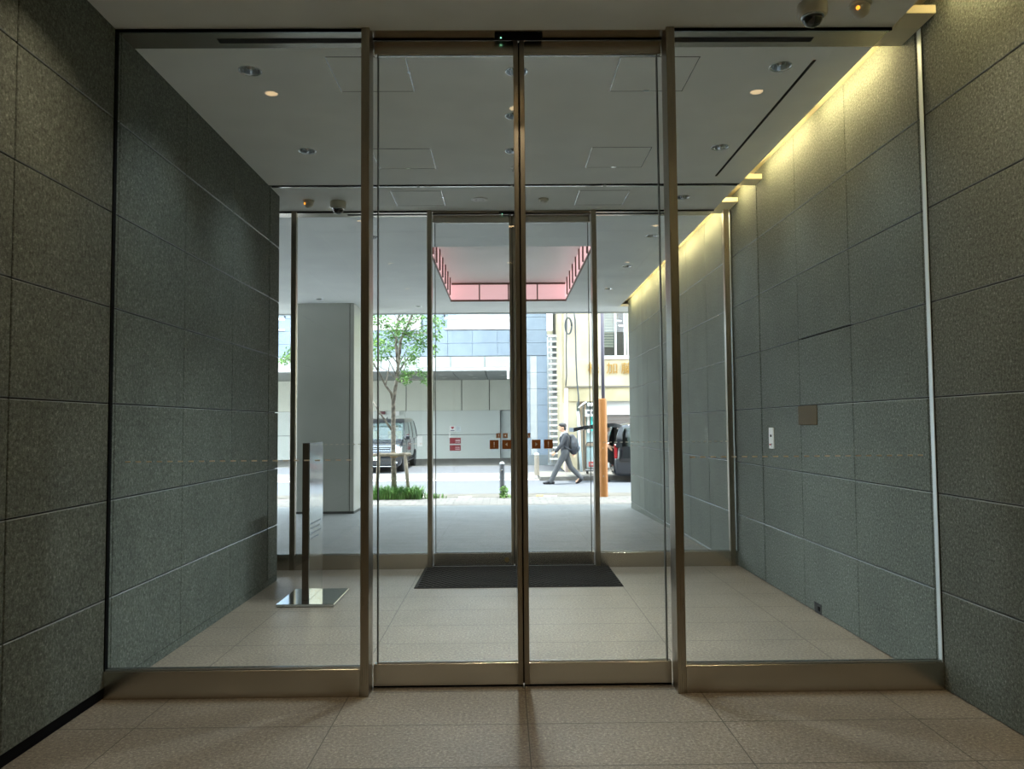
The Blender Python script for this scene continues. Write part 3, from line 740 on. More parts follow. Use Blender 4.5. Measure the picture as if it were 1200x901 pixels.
q0, q1, q2 = P(640, 390, 37).x - 2.2, P(651, 390, 37).x - 2.2, P(661, 390, 37).x - 2.2
MB().box(q1, q2, 0, .5, 0, 9).build('grey_pillar', mat('grey_render', '8d9a94', .8), bh)
MB().box(q0 + .05, q1, .1, .6, P(645, 393, 37).z, P(645, 387, 37).z).build('beige_ledge', mat('beige_render', 'd6cfbb', .8), bh)
m = MB()
for i in range(4): m.box(q0 + .05, q1, .2, .24, P(645, 386 - i * 2.2, 37).z - .02, P(645, 386 - i * 2.2, 37).z + .02)
m.build('railing', white_p, bh)
MB().box(q0 + .05, q2, .3, .5, 0, P(645, 391, 37).z - .1).build('lower_wall', mat('house_wall', 'b4b6b1', .8), bh)

# ------------------------------------------------------------------ cream building
YC = 28.9
cream = mat('cream_render', 'e6ddc4', .85); noisy(cream, 'ada184', 'c0b59a', 1.3)
beam_m = mat('beige_beam', 'cfc4a4', .85); noisy(beam_m, 'a39878', 'b6ab8c', 2.2)
cb = thing('cream_building', 'cream rendered building with gold lettering above its shop front', 'building', (5, YC, 0))
inv = Matrix.Translation((-5, -YC, 0))
xc0 = P(662, 430, YC).x; xc1 = 13.
cw0, cw1, cz0, cz1 = P(706, 400, YC).x, P(736, 400, YC).x, P(720, 417, YC).z, P(720, 367, YC).z + .4
zb1, zb0 = P(700, 452.5, YC).z, P(700, 470, YC).z
m = MB().box(xc0, cw0, YC, YC + .2, zb1, 9).box(cw1, xc1, YC, YC + .2, zb1, 9).box(cw0, cw1, YC, YC + .2, zb1, cz0).box(cw0, cw1, YC, YC + .2, cz1, 9)
sub(m, 'upper_wall', cream, cb)
sub(MB().box(xc0, xc1, YC - .05, YC + .2, zb0, zb1 - .05), 'beam', beam_m, cb)
sub(MB().box(xc0, xc1, YC - .12, YC + .1, zb1 - .05, zb1 + .01), 'ledge', mat('ledge_dark', '6d675c', .8), cb)
sub(MB().box(xc0, xc1, YC - .004, YC, P(690, 421, YC).z - .012, P(690, 421, YC).z + .012), 'wall_groove', mat('groove', 'bdb59d', .9), cb)
sub(MB().box(xc0, xc1, YC + 1.5, YC + 7, -.12, 9), 'building_core', cream, cb)
sub(MB().box(xc0, P(676, 500, YC).x, YC, YC + 1.5, -.12, zb0), 'pillar', cream, cb)
wf = MB().box(cw0 - .05, cw1 + .1, YC - .1, YC + .1, cz0 - .12, cz0)
for xx in (cw0, P(721.5, 400, YC).x, P(732.5, 400, YC).x, cw1): wf.box(xx - .03, xx + .03, YC + .02, YC + .12, cz0, cz1)
wf.box(cw0, cw1, YC + .02, YC + .12, cz1 - .05, cz1)
wfo = sub(wf, 'window_frame', white_p, cb)
sub(MB().box(cw0, cw1, YC + .06, YC + .08, cz0, cz1), 'pane', pane_far, wfo)
m = MB(); z = cz0 + .35
while z < cz1: m.box(cw0, P(720, 400, YC).x, YC + .22, YC + .25, z, z + .07); z += .1
sub(m, 'blind', mat('beige_blind', 'a59c86', .8), wfo)
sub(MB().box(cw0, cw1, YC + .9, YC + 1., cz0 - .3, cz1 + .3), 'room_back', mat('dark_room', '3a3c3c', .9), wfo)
tl_ = mat('tube_light', 'ffffff', .5, emit='ffffff', estr=3.)
sub(MB().box(P(725, 375, YC).x, P(731, 375, YC).x, YC + .6, YC + .65, cz1 - .62, cz1 - .58), 'tube_light', tl_, wfo)
sub(MB().box(P(728, 375, YC).x, P(733, 375, YC).x, YC + .6, YC + .65, cz1 - .8, cz1 - .76), 'tube_light', tl_, wfo)
# shop front
zg = zb0
sub(MB().box(P(676, 500, YC).x, xc1, YC + 1.1, YC + 1.2, -.12, zg), 'shop_back', mat('shop_grey', '8f9a9c', .8), cb)
sub(MB().box(P(688, 500, YC).x, P(701, 500, YC).x, YC + .5, YC + .52, -.0, P(694, 487, YC).z), 'shop_glass', mat('shop_frosted', 'a9c2c4', .3), cb)
m = MB().box(P(681, 500, YC).x, P(684, 500, YC).x, YC + .3, YC + .5, -.12, zg).box(P(686, 500, YC).x, P(688, 500, YC).x, YC + .3, YC + .5, -.12, zg)
m.box(P(688, 500, YC).x, P(702, 500, YC).x, YC + .45, YC + .53, P(694, 521, YC).z - .06, P(694, 521, YC).z + .06).box(P(688, 500, YC).x, P(702, 500, YC).x, YC + .45, YC + .53, P(694, 553, YC).z - .05, P(694, 553, YC).z + .05)
sub(m, 'shop_posts', mat('taupe_post', '9c8c78', .7), cb)
m = MB(); z = P(720, 486, YC).z
sub(MB().box(P(712, 470, YC).x, xc1, YC + .2, YC + .35, z, zg), 'shutter_box', mat('pale_shutter', 'c8c9c6', .6), cb)
m = MB(); zz = -.1
while zz < z: m.box(P(712, 470, YC).x, xc1, YC + .25, YC + .3, zz, zz + .09); zz += .1
sub(m, 'shutter_slats', mat('brown_shutter', '6b625c', .6), cb)
sub(MB().box(P(686, 480, YC).x, P(700, 480, YC).x, YC - .1, YC + .3, P(690, 488, YC).z, P(690, 480, YC).z), 'shop_light_box', white_p, cb)
m = MB()
for px in (690, 695): q = P(px, 483.5, YC - .1); m.box(q.x - .06, q.x + .06, YC - .104, YC - .1, q.z - .05, q.z + .06)
sub(m, 'light_box_marks', mat('grey_mark_dark', '44494c', .6), cb)
sub(MB().box(P(688, 475, YC).x, P(699, 475, YC).x, YC - .25, YC - .1, P(694, 474, YC).z - .07, P(694, 474, YC).z + .05, bev=.02), 'shop_lamp', white_p, cb)
# gold lettering
gold = mat('gold_letters', '9c7422', .4, metal=.35)
for ch, px in (('\u32d1', 695), ('\u52a0', 717), ('\u85e4', 734)):
    q = P(px, 432.5, YC)
    text_mesh({'\u32d1': '\u682a'}.get(ch, ch), .45, gold, 'gold_character', cb, Vector((q.x - 5, -.09, q.z)), ext=.02)
# pipes and cables on its face
def wall_tube(name, label, pts, rad, m, cat, Y):
    o = MB().tube([P(px, py, Y) for px, py in pts], rad, 8).build(name, m, None, True)
    return tag(o, label, cat)
cab = mat('dark_cable', '3e4448', .7)
wall_tube('power_cable', 'dark cable running down the cream wall in a slight wave', [(672, 362), (674, 375), (674.5, 395), (675, 420), (676, 445), (678, 465), (678.5, 478)], .028, cab, 'cable', YC - .2)
wall_tube('power_cable', 'dark cable beside the louvre screen on the edge of the cream wall', [(664, 362), (664, 385), (663.5, 410), (664, 440), (663, 452)], .024, cab, 'cable', YC - .2)
cq = P(666, 382, YC - .26); m = MB()
for k in range(3): m.tube([(cq.x + (.1 + k * .02) * math.cos(a * PI / 8), cq.y - k * .03, cq.z + (.28 + k * .02) * math.sin(a * PI / 8)) for a in range(17)], .012, 6)
tag(m.build('cable_coil', cab, None, True), 'coiled spare cable hanging at the top of the cream wall', 'cable')
wall_tube('drain_pipe', 'pinkish white drain pipe at the left corner of the cream building', [(663.5, 455), (663.5, 500), (664, 553)], .06, mat('pinkish_pipe', 'cdbdb8', .6), 'pipe', YC - .12)
wall_tube('awning_pole', 'pale blue pole leaning beside the shop pillar', [(677.5, 482), (679, 520), (681.5, 553)], .05, mat('pale_blue_pole', 'b9cbd3', .4), 'pole', YC - .15)
wall_tube('cable_bracket', 'thin cable arm reaching from the wall cable to the shop lamp', [(678, 478), (682, 474), (687, 471)], .025, white_p, 'bracket', YC - .27)
def shop_board(name, label, px0, px1, py0, py1, m, Y=YC + .3):
    a = P(px0, py0, Y); b_ = P(px1, py1, Y); r = thing(name, label, 'sign', (a.x, Y, b_.z))
    MB().box(0, b_.x - a.x, 0, .03, 0, a.z - b_.z, bev=.006).build('board', m, r); return r, b_.x - a.x, a.z - b_.z
shop_board('shop_poster', 'white poster in the shop entrance left of the teal sign', 688, 692, 484, 507, white_p)
r, w, h = shop_board('teal_sign', 'turquoise vertical sign in the shop entrance', 692.5, 698.5, 484, 505, mat('turquoise', '3fc8c0', .5))
MB().box(w * .3, w * .7, -.006, 0, h * .12, h * .88).build('lettering', mat('teal_letter', '8ee6de', .5), r)
r, w, h = shop_board('red_sign', 'small red sign on the hand trolley by the shop', 690, 698.5, 541, 547, mat('red_board', 'c8413a', .5), 27.55)
m = MB()
for i in range(4): m.box(w * (.15 + .19 * i), w * (.28 + .19 * i), -.006, 0, h * .3, h * .7)
m.build('print', white_p, r)
# hand trolley
tr = thing('hand_trolley', 'folding platform trolley with tall handle before the shop', 'trolley', (P(694, 560, 27.7).x, 27.7, -.12))
steel_d = mat('dark_steel', '3a3d40', .5, .6)
hw_ = .2
MB().tube([(-hw_, .1, .14), (-hw_, .1, 1.0), (-hw_ + .06, .1, 1.09), (hw_ - .06, .1, 1.09), (hw_, .1, 1.0), (hw_, .1, .14)], .018, 8).build('handle', steel_d, tr, True)
MB().box(-.24, .24, -.35, .15, .11, .15, bev=.01).build('platform', mat('trolley_deck', '55595c', .7), tr)
for sx_ in (-.18, .18):
    for sy_ in (-.28, .08): MB().lathe([(.05, -.018), (.055, -.01), (.055, .01), (.05, .018)], (sx_, sy_, .055), 14, 'X').build('wheel', rubber, tr)

# ------------------------------------------------------------------ bollards, sign pole
def bollard(label, loc, h, r, m, group=None):
    o = thing('bollard', label, 'bollard', loc)
    MB().lathe([(r * 1.05, -.02), (r, .02), (r, h - r * 1.0)], n=20).build('post', m, o, True, 50)
    MB().lathe([(r, h - r), (r * 1.06, h - r * .95), (r * .9, h - r * .4), (r * .5, h - r * .08), (r * .05, h)], n=20).build('cap', mat('bollard_cap', 'c5cacd', .4) if 'bollard_cap' not in bpy.data.materials else bpy.data.materials['bollard_cap'], o, True)
    MB().ball((0, -r, h * .78), r * .22, 8).build('stud', chrome_soft, o, True)
bollard('dark grey dome-topped bollard at the near kerb with a weed at its foot', (-.048, 19.28, -.16), .87, .062, mat('bollard_grey', '5b5f66', .5))
bollard('brownish bollard at the far kerb before the granite pier', (P(629, 556, 27.4).x, 27.4, -.12), .76, .085, mat('bollard_taupe', '8d8476', .6))
sg2 = thing('street_pole', 'tall dark street pole wrapped in an orange-brown sleeve at the kerb', 'pole', (2.425, 19.3, -.16))
MB().tube([(.02, 0, 0), (.02, 0, 6.0)], .045, 14).build('pole', mat('purple_grey_pole', '55505c', .5), sg2, True)
om = mat('orange_wood_sleeve', 'a96f36', .55); noisy(om, 'a36a32', 'b0763c', 2)
MB().lathe([(.107, 0), (.107, 2.36), (.10, 2.385), (.05, 2.39)], n=24).build('sleeve', om, sg2, True, 40)
m = MB()
for z in (1.18, .50): m.ball((-.01, -.107, z), .013, 8)
m.build('screws', chrome, sg2)
# small yellow road stud and drain plates
tag(MB().lathe([(.11, 0), (.09, .035), (.03, .045)], n=14).build('road_stud', mat('yellow_stud', 'e0b040', .6), None, True), 'small yellow stud on the asphalt near the kerb', 'road stud').location = P(633, 576.5, 20.9) * 0 + Vector((P(633, 576, 20.6).x, 20.6, -.26))
for px, lb in ((545, 'pale steel plate on the kerb left of the near bollard'), (645, 'pale steel plate on the kerb before the walking man'), (503, 'pale steel plate on the kerb by the street tree')):
    q = P(px, 581, 19.5); o = tag(MB().box(-.16, .16, -.05, .05, 0, .012, bev=.004).build('drain_plate', white_p), lb, 'drain plate', 'kerb plates'); o.location = (q.x, 19.47, -.156)

# ------------------------------------------------------------------ plants
bark = mat('bark', '6f675c', .9); noisy(bark, '4d463d', '938a7c', 14, .4)
leaf_m = mat('leaf_green', '78b04a', .6); noisy(leaf_m, '47762e', '7ba34e', 2.5)
leaf_m2 = mat('grass_green', '5f9a45', .7); noisy(leaf_m2, '3c6a2c', '6f9a4a', 5)
def leaves(mb, c, rad, n, size, rnd):
    for _ in range(n):
        while True:
            d = Vector((rnd.uniform(-1, 1), rnd.uniform(-1, 1), rnd.uniform(-1, 1)))
            if d.length < 1: break
        p = Vector(c) + Vector((d.x * rad[0], d.y * rad[1], d.z * rad[2]))
        a = Vector((rnd.uniform(-1, 1), rnd.uniform(-1, 1), rnd.uniform(-.8, .3))).normalized()
        s_ = size * rnd.uniform(.6, 1.2); u = a.cross(Vector((rnd.uniform(-1, 1), rnd.uniform(-1, 1), rnd.uniform(-1, 1)))).normalized()
        n_ = a.cross(u) * s_ * .12
        mb.bm.faces.new([mb.bm.verts.new(v) for v in (p, p + a * s_ * .4 + u * s_ * .24 + n_, p + a * s_, p + a * s_ * .4 - u * s_ * .24 + n_)])
TY = 19.3
def to_local(p, o): return Vector(p) - Vector(o)
rnd = random.Random(3)
t0 = (-2.67, TY, -.155)
tree = thing('street_tree', 'slender street tree with light green leaves staked at the kerb', 'tree', t0)
def LP(px, py, dy=0): return to_local(P(px, py, TY + dy), t0)
tk = MB()
tk.tube([(0, 0, -.05), LP(461, 540), LP(461, 500), LP(461, 470), LP(464, 450), LP(467, 425), LP(469, 400), LP(476, 385), LP(487, 360), LP(494, 330)], [.07, .06, .055, .052, .043, .038, .034, .03, .022, .012], 10)
tk.tube([LP(461, 472), LP(458, 460), LP(452, 452, -.1), LP(446, 440, -.2), LP(440, 430, -.25), LP(434, 420, -.3)], [.04, .03, .025, .022, .018, .01], 8)
tk.tube([LP(466, 428), LP(464, 405, .1), LP(465, 385, .2), LP(468, 360, .3)], [.03, .027, .022, .012], 8)
tk.tube([LP(452, 452, -.1), LP(454, 440, .1), LP(457, 425, .2)], [.02, .016, .008], 6)
tk.tube([LP(437, 470, .3), LP(444, 482, .1), LP(460, 505, 0)], [.012, .022, .03], 6)
cl = [(446, 372, 12, 9), (447, 410, 12, 12), (440, 398, 9, 10), (462, 402, 14, 9), (472, 385, 14, 10), (486, 396, 12, 9), (492, 405, 10, 9), (484, 412, 9, 8), (479, 422, 12, 7), (500, 390, 9, 10), (512, 378, 8, 9), (514, 393, 6, 6), (509, 410, 6, 7),
      (475, 438, 10, 6), (474, 446, 7, 5), (493, 436, 7, 5), (498, 446, 6, 6), (437, 425, 5, 6), (460, 388, 14, 10), (485, 372, 14, 7), (470, 352, 18, 12), (490, 345, 16, 14), (448, 350, 16, 14), (508, 355, 12, 12), (472, 325, 16, 14)]
lv = MB()
for px, py, a, b_ in cl:
    dy = rnd.uniform(-.5, .5); c = LP(px, py, dy)
    k = TY / F
    leaves(lv, c, (a * k * 1.1, .32, b_ * k * 1.1), int(a * b_ * 1.7), .085, rnd)
    base = LP(467 + rnd.uniform(-3, 3), min(448, py + 30)) if px < 500 else LP(474, 392)
    tk.tube([base, (base + c) / 2 + Vector((0, 0, .05)), c], [.012, .009, .004], 5)
tk.build('trunk', bark, tree, True); lv.build('foliage', leaf_m, tree)
# second tree, mostly behind the column
t1 = (-4.55, 19.6, -.155)
tree2 = thing('street_tree', 'second street tree whose leaves peep out left of the grey column', 'tree', t1)
def LQ(px, py, dy=0): return to_local(P(px, py, 19.6 + dy), t1)
tk = MB().tube([(0, 0, -.05), LQ(375, 470), LQ(372, 430), LQ(368, 390), LQ(372, 350)], [.07, .055, .045, .03, .012], 10).tube([LQ(374, 455), LQ(356, 432), LQ(338, 420), LQ(330, 421)], [.035, .025, .012, .005], 8)
lv = MB()
for px, py, a, b_, n_ in ((334, 421, 8, 7, 110), (340, 412, 7, 7, 60), (352, 414, 14, 10, 130), (372, 400, 22, 14, 220), (392, 410, 14, 14, 140), (375, 375, 18, 12, 160)):
    leaves(lv, LQ(px, py), (a * .0212, .3, b_ * .0212), n_, .085, rnd)
tk.build('trunk', bark, tree2, True); lv.build('foliage', leaf_m, tree2)
# stake frame
stk_m = mat('stake_wood', '8a8071', .9); noisy(stk_m, '756b5c', '9a907f', 8)
sf = thing('tree_stake', 'wooden H-frame stake holding the street tree', 'tree support', (-2.67, TY - .12, -.155))
def LS(px, py, dy=0): return to_local(P(px, py, TY - .12 + dy), (-2.67, TY - .12, -.155))
MB().tube([LS(441, 580), LS(444.5, 530)], .042, 8).build('post', stk_m, sf, True)
MB().tube([LS(479, 579), LS(474.5, 530)], .042, 8).build('post', stk_m, sf, True)
MB().tube([LS(431, 533), LS(481.5, 532.5)], .042, 8).build('crossbar', stk_m, sf, True)
MB().lathe([(.085, -.06), (.09, 0), (.085, .06)], LS(461.5, 533, .12), 10).build('binding', mat('jute', '8a6f50', .9), sf)
def blades(mb, x, y, z, n, h, spread, rnd, w=.012):
    for _ in range(n):
        bx_, by_ = x + rnd.uniform(-spread[0], spread[0]), y + rnd.uniform(-spread[1], spread[1])
        hh = h * rnd.uniform(.4, 1.1); a = rnd.uniform(0, 2 * PI); d = Vector((math.cos(a), math.sin(a), 0)); s_ = Vector((-d.y, d.x, 0)) * w
        p0 = Vector((bx_, by_, z)); p1 = p0 + d * hh * .15 + Vector((0, 0, hh * .6)); p2 = p0 + d * hh * .5 + Vector((0, 0, hh))
        v = [mb.bm.verts.new(q) for q in (p0 - s_, p0 + s_, p1 + s_, p2, p1 - s_)]; mb.bm.faces.new(v)
gm = MB(); blades(gm, -2.62, 19.15, -.16, 900, .34, (.62, .22), rnd, .011); leaves(gm, (-2.62, 19.15, -.02), (.62, .22, .16), 500, .07, rnd)
blades(gm, -2.0, 19.2, -.16, 90, .2, (.35, .12), rnd, .01); blades(gm, -1.55, 19.3, -.16, 40, .12, (.2, .06), rnd, .01)
tag(gm.build('grass', leaf_m2), 'long green grass and weeds around the foot of the street tree', 'grass', kind='stuff')
wp_ = thing('weed', 'small leafy weed growing at the foot of the near bollard', 'weed', (.0, 19.2, -.155))
gm = MB(); leaves(gm, (0, 0, .16), (.09, .06, .17), 80, .09, rnd); leaves(gm, (.03, -.04, .04), (.16, .06, .05), 50, .08, rnd); gm.build('leaf_tuft', leaf_m, wp_)
m = MB()
for k in range(4): m.tube([(0, 0, 0), (rnd.uniform(-.06, .06), 0, .15), (rnd.uniform(-.08, .08), 0, .3)], [.006, .005, .003], 5)
m.build('stem', leaf_m2, wp_)

# ------------------------------------------------------------------ vehicles
car_p = mat('black_car_paint', '14161b', .12, spec=.6)
bpr = car_p.node_tree.nodes['Principled BSDF']; bpr.inputs['Coat Weight'].default_value = .8; bpr.inputs['Coat Roughness'].default_value = .03
lampg = mat('headlamp_glass', 'cfd8e0', .08, metal=.7)
rim_m = mat('alloy_rim', 'b4b9bf', .2, 1.); tyre = mat('tyre', '17181a', .85)
seat_m = mat('beige_seat', 'a79c78', .8); inter = mat('car_interior', '2a2c2e', .8)
def interp(tab, z):
    if z <= tab[0][0]: return tab[0][1:]
    for a, b_ in zip(tab, tab[1:]):
        if z <= b_[0]:
            t = (z - a[0]) / (b_[0] - a[0]); return tuple(p + (q - p) * t for p, q in zip(a[1:], b_[1:]))
    return tab[-1][1:]
def ring(tab, z, n=9, off=0.):
    yf, yr, hw, rc = interp(tab, z); yf -= off; yr += off; hw += off
    pts = []
    for (cx_, cy_, a0) in ((hw - rc, yf + rc, -90), (hw - rc, yr - rc, 0), (-hw + rc, yr - rc, 90), (-hw + rc, yf + rc, 180)):
        for k in range(n):
            a = math.radians(a0 + 90 * k / (n - 1)); pts.append((cx_ + rc * math.cos(a), cy_ + rc * math.sin(a), z))
    return pts
def minivan(label, open_tail=False):
    """nose at y=0 looking to -Y, metres"""
    r = thing('minivan', label, 'minivan')
    tab = [(.20, .16, 4.72, .80, .22), (.30, .03, 4.82, .88, .26), (.50, 0, 4.84, .915, .28), (.72, .02, 4.84, .925, .28), (.90, .08, 4.83, .925, .28),
           (1.02, .22, 4.82, .92, .28), (1.08, .62, 4.81, .915, .28), (1.12, .86, 4.80, .91, .26), (1.4, 1.18, 4.76, .87, .22), (1.70, 1.56, 4.68, .80, .20), (1.80, 1.86, 4.60, .77, .22), (1.86, 2.2, 4.40, .70, .25)]
    zs = [.20, .25, .30, .40, .50, .62, .72, .82, .90, .97, 1.02, 1.05, 1.08, 1.12]
    def stack(zl, mb, cap0, cap1):
        rs = [[mb.bm.verts.new(p) for p in ring(tab, z)] for z in zl]
        for a, b_ in zip(rs, rs[1:]):
            for k in range(len(a)): mb.bm.faces.new((a[k], a[(k + 1) % len(a)], b_[(k + 1) % len(a)], b_[k]))
        if cap0: mb.bm.faces.new(rs[0][::-1])
        if cap1: mb.bm.faces.new(rs[-1])
    m = MB(); stack(zs, m, True, True)
    stack([1.715, 1.75, 1.80, 1.83, 1.86], m, True, True)
    # pillars
    def yx(z): yf, yr, hw, rc = interp(tab, z); return yf, yr, hw, rc
    for s_ in (-1, 1):
        for (fa, fb) in ((.02, .06), (.36, .39), (.62, .65), (.93, .985)):
            rows_ = []
            for z in (1.1, 1.25, 1.4, 1.55, 1.73):
                yf, yr, hw, rc = yx(z); L = yr - yf
                y_a, y_b = yf + L * fa + rc * .3, yf + L * fb
                rows_.append([m.bm.verts.new(q) for q in ((s_ * (hw - .03), y_a, z), (s_ * (hw + .002), y_a + .03, z), (s_ * (hw + .002), y_b + .05, z), (s_ * (hw - .05), y_b + .05, z))])
            for a, b_ in zip(rows_, rows_[1:]):
                for k in range(4): m.bm.faces.new((a[k], a[(k + 1) % 4], b_[(k + 1) % 4], b_[k]))
    m.build('body', car_p, r, True, 35)
    # glass
    def side_patch(mb, s_, a0, a1, z0, z1):
        rows_ = []
        for k in range(5):
            z = z0 + (z1 - z0) * k / 4; yf, yr, hw, rc = yx(z); L = yr - yf
            rows_.append([mb.bm.verts.new((s_ * (hw - .006), yf + L * t_, z)) for t_ in (a0, (a0 + a1) / 2, a1)])
        for a, b_ in zip(rows_, rows_[1:]):
            for k in range(2): mb.bm.faces.new((a[k], a[k + 1], b_[k + 1], b_[k]))
    for s_ in (-1, 1):
        for a0, a1 in ((.07, .36), (.39, .62), (.65, .93)):
            g = MB(); side_patch(g, s_, a0, a1, 1.12, 1.72); g.build('side_window', car_glass, r)
    def end_patch(mb, front, z0, z1, wfrac, off=.0):
        rows_ = []
        for k in range(6):
            z = z0 + (z1 - z0) * k / 5; yf, yr, hw, rc = yx(z); rw = []
            for j in range(9):
                t_ = -1 + 2 * j / 8; x = t_ * hw * wfrac; ex = max(0, abs(x) - (hw - rc)); dy = rc - math.sqrt(max(0, rc * rc - ex * ex))
                rw.append(mb.bm.verts.new((x, (yf + dy - off) if front else (yr - dy + off), z)))
            rows_.append(rw)
        for a, b_ in zip(rows_, rows_[1:]):
            for k in range(8): mb.bm.faces.new((a[k], a[k + 1], b_[k + 1], b_[k]))
    g = MB(); end_patch(g, True, 1.11, 1.73, .93, -.01); g.build('windshield', car_glass, r, True)
    # interior
    MB().box(-.84, .84, .95, 4.6, .95, 1.06).build('cabin_floor', inter, r)
    MB().box(-.8, .8, .86, 1.30, 1.06, 1.16, bev=.03).build('dashboard', inter, r)
    for sx_ in (-.42, .42):
        st = MB().box(sx_ - .25, sx_ + .25, 1.95, 2.12, .95, 1.42, bev=.05, seg=2).box(sx_ - .13, sx_ + .13, 1.98, 2.10, 1.44, 1.62, bev=.04, seg=2).build('seat', seat_m, r)
    MB().tube([(.42 + .17 * math.cos(a * PI / 8), 1.45, 1.17 + .17 * math.sin(a * PI / 8)) for a in range(17)], .015, 6).build('steering_wheel', inter, r)
    # front
    g = MB(); end_patch(g, True, .58, .90, .62, .012); g.build('grille', mat('dark_chrome', '6a7078', .2, 1.) if 'dark_chrome' not in bpy.data.materials else bpy.data.materials['dark_chrome'], r, True)
    m = MB()
    for z in (.62, .70, .78, .86): m.box(-.55, .55, -.022, .02, z - .012, z + .012, bev=.004)
    m.box(-.62, .62, -.02, .05, .915, .94, bev=.006)
    m.build('grille_bars', chrome, r)
    for s_ in (-1, 1):
        rows_ = []; m = MB()
        for z, f0 in ((.70, .66), (.78, .62), (.88, .60), (.93, .66)):
            yf, yr, hw, rc = yx(z); rw = []
            for j in range(6):
                x = hw * (f0 + (1.0 - f0) * j / 5 * .985); ex = max(0, x - (hw - rc)); dy = rc - math.sqrt(max(0, rc * rc - ex * ex))
                rw.append(m.bm.verts.new((s_ * (x + .006), yf + dy - .012, z)))
            rows_.append(rw)
        for a, b_ in zip(rows_, rows_[1:]):
            for k in range(5): m.bm.faces.new((a[k], a[k + 1], b_[k + 1], b_[k]))
        m.build('headlamp', lampg, r, True)
        MB().box(s_ * .60, s_ * .80, .0, .06, .34, .40, bev=.015).build('fog_lamp', lampg, r)
        # mirror
        MB().box(s_ * .93, s_ * 1.08, 1.02, 1.14, 1.12, 1.28, bev=.03, seg=2).box(s_ * .88, s_ * .95, 1.05, 1.11, 1.12, 1.16).build('wing_mirror', car_p, r)
        # door seams and handles
        m = MB()
        for fy_ in (1.38, 2.52, 3.62): m.box(s_ * .905, s_ * .929, fy_, fy_ + .012, .36, 1.09)
        m.box(s_ * .905, s_ * .93, 1.0, 4.3, .30, .34)
        m.build('door_seam', inter, r)
        m = MB()
        for fy_ in (2.2, 2.68): m.box(s_ * .92, s_ * .945, fy_, fy_ + .2, .92, .955, bev=.008)
        m.build('door_handle', chrome, r)
        for wy in (.92, 3.92):
            w_ = MB().lathe([(.20, -.10), (.31, -.095), (.335, -.06), (.335, .06), (.31, .095), (.20, .10)], (s_ * .83, wy, .335), 28, 'X').build('wheel', tyre, r, True, 40)
            m = MB().lathe([(.225, -.02), (.225, .0), (.20, .005), (.06, .01), (.0301, .02)], (0, 0, 0), 24, 'X')
            for k in range(9):
                a = 2 * PI * k / 9; m.box(-.005, .022, -.016, .016, .05, .205, rot=(a, 0, 0))
            for v in m.bm.verts: v.co = Vector((s_ * (v.co.x + .915), v.co.y + wy, v.co.z + .335))
            m.build('rim', rim_m, w_)
            MB().lathe([(.385, -.03), (.385, .0), (.36, .0)], (s_ * .918 - (.0 if s_ > 0 else -.03), wy, .345), 28, 'X').build('wheel_arch', inter, r)
    MB().box(-.60, .60, -.012, .05, .30, .42, bev=.01).build('lower_intake', inter, r)
    MB().box(-.7, .7, -.02, .05, .235, .255, bev=.006).build('bumper_trim', chrome, r)
    lp = MB().box(-.17, .17, -.035, -.02, .45, .62, bev=.004).build('licence_plate', white_p, r)
    m = MB()
    for k, w_ in enumerate((.02, .035, .035, .035)): m.box(-.1 + k * .055, -.1 + k * .055 + w_, -.037, -.035, .47, .545)
    m.box(-.08, .08, -.037, -.035, .57, .60); m.build('plate_marks', mat('plate_green', '3f7a5a', .6) if 'plate_green' not in bpy.data.materials else bpy.data.materials['plate_green'], lp)
    m = MB().prism([(2.9, 1.86), (3.05, 1.86), (3.04, 1.92), (3.0, 1.92)], -.015, .015, 'YZ'); m.build('roof_antenna', car_p, r)
    if open_tail:
        MB().box(-.70, .70, 4.80, 4.86, .55, 1.06).build('cargo_shade_sheet', black, r)  # black boxes stand in for the shade inside the open cargo space
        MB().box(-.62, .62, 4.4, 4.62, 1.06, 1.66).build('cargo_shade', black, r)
        tg = MB()
        sec = [(4.58, 1.80, .72), (4.8, 1.86, .76), (5.2, 1.84, .80), (5.7, 1.78, .83), (6.0, 1.72, .80)]
        for dz in (0,):
            for a, b_ in zip(sec, sec[1:]):
                tv = [tg.bm.verts.new(q) for q in ((-a[2], a[0], a[1]), (a[2], a[0], a[1]), (b_[2], b_[0], b_[1]), (-b_[2], b_[0], b_[1]), (-a[2], a[0], a[1] - .1), (a[2], a[0], a[1] - .1), (b_[2], b_[0], b_[1] - .13), (-b_[2], b_[0], b_[1] - .13))]
                for q in ((0, 1, 2, 3), (7, 6, 5, 4), (0, 4, 5, 1), (3, 2, 6, 7), (1, 5, 6, 2), (0, 3, 7, 4)): tg.bm.faces.new([tv[i] for i in q])
        t_ = tg.build('tailgate', car_p, r); t_['label'] = 'raised tailgate'
        MB().box(-.6, .6, 4.9, 5.4, 1.70, 1.735, rot=(-.08, 0, 0), piv=(0, 5.1, 1.72)).build('tailgate_window', car_glass, t_)
        for s_ in (-1, 1): MB().box(s_ * .80, s_ * .88, 4.74, 4.83, .75, 1.2, bev=.02).build('tail_lamp', mat('tail_lamp_red', '8a1a1e', .2) if 'tail_lamp_red' not in bpy.data.materials else bpy.data.materials['tail_lamp_red'], r)
        MB().box(-.17, .17, 4.87, 4.89, .42, .58).build('rear_plate', white_p, r)
    else:
        g = MB(); end_patch(g, False, 1.14, 1.70, .88, .004); g.build('rear_window', car_glass, r, True)
    return r
v1 = minivan('black minivan parked nose-out in the bay across the street'); v1.location = (-4.96, 30.15, -.205); v1.scale = (1.13, 1.06, 1.10); v1.rotation_euler = (math.atan2(.1, 4), 0, math.radians(-1))
v2 = minivan('black minivan with raised tailgate standing at the far kerb', True); v2.rotation_euler = (0, 0, math.radians(90)); v2.scale = (1.05, 1.1, 1.02)
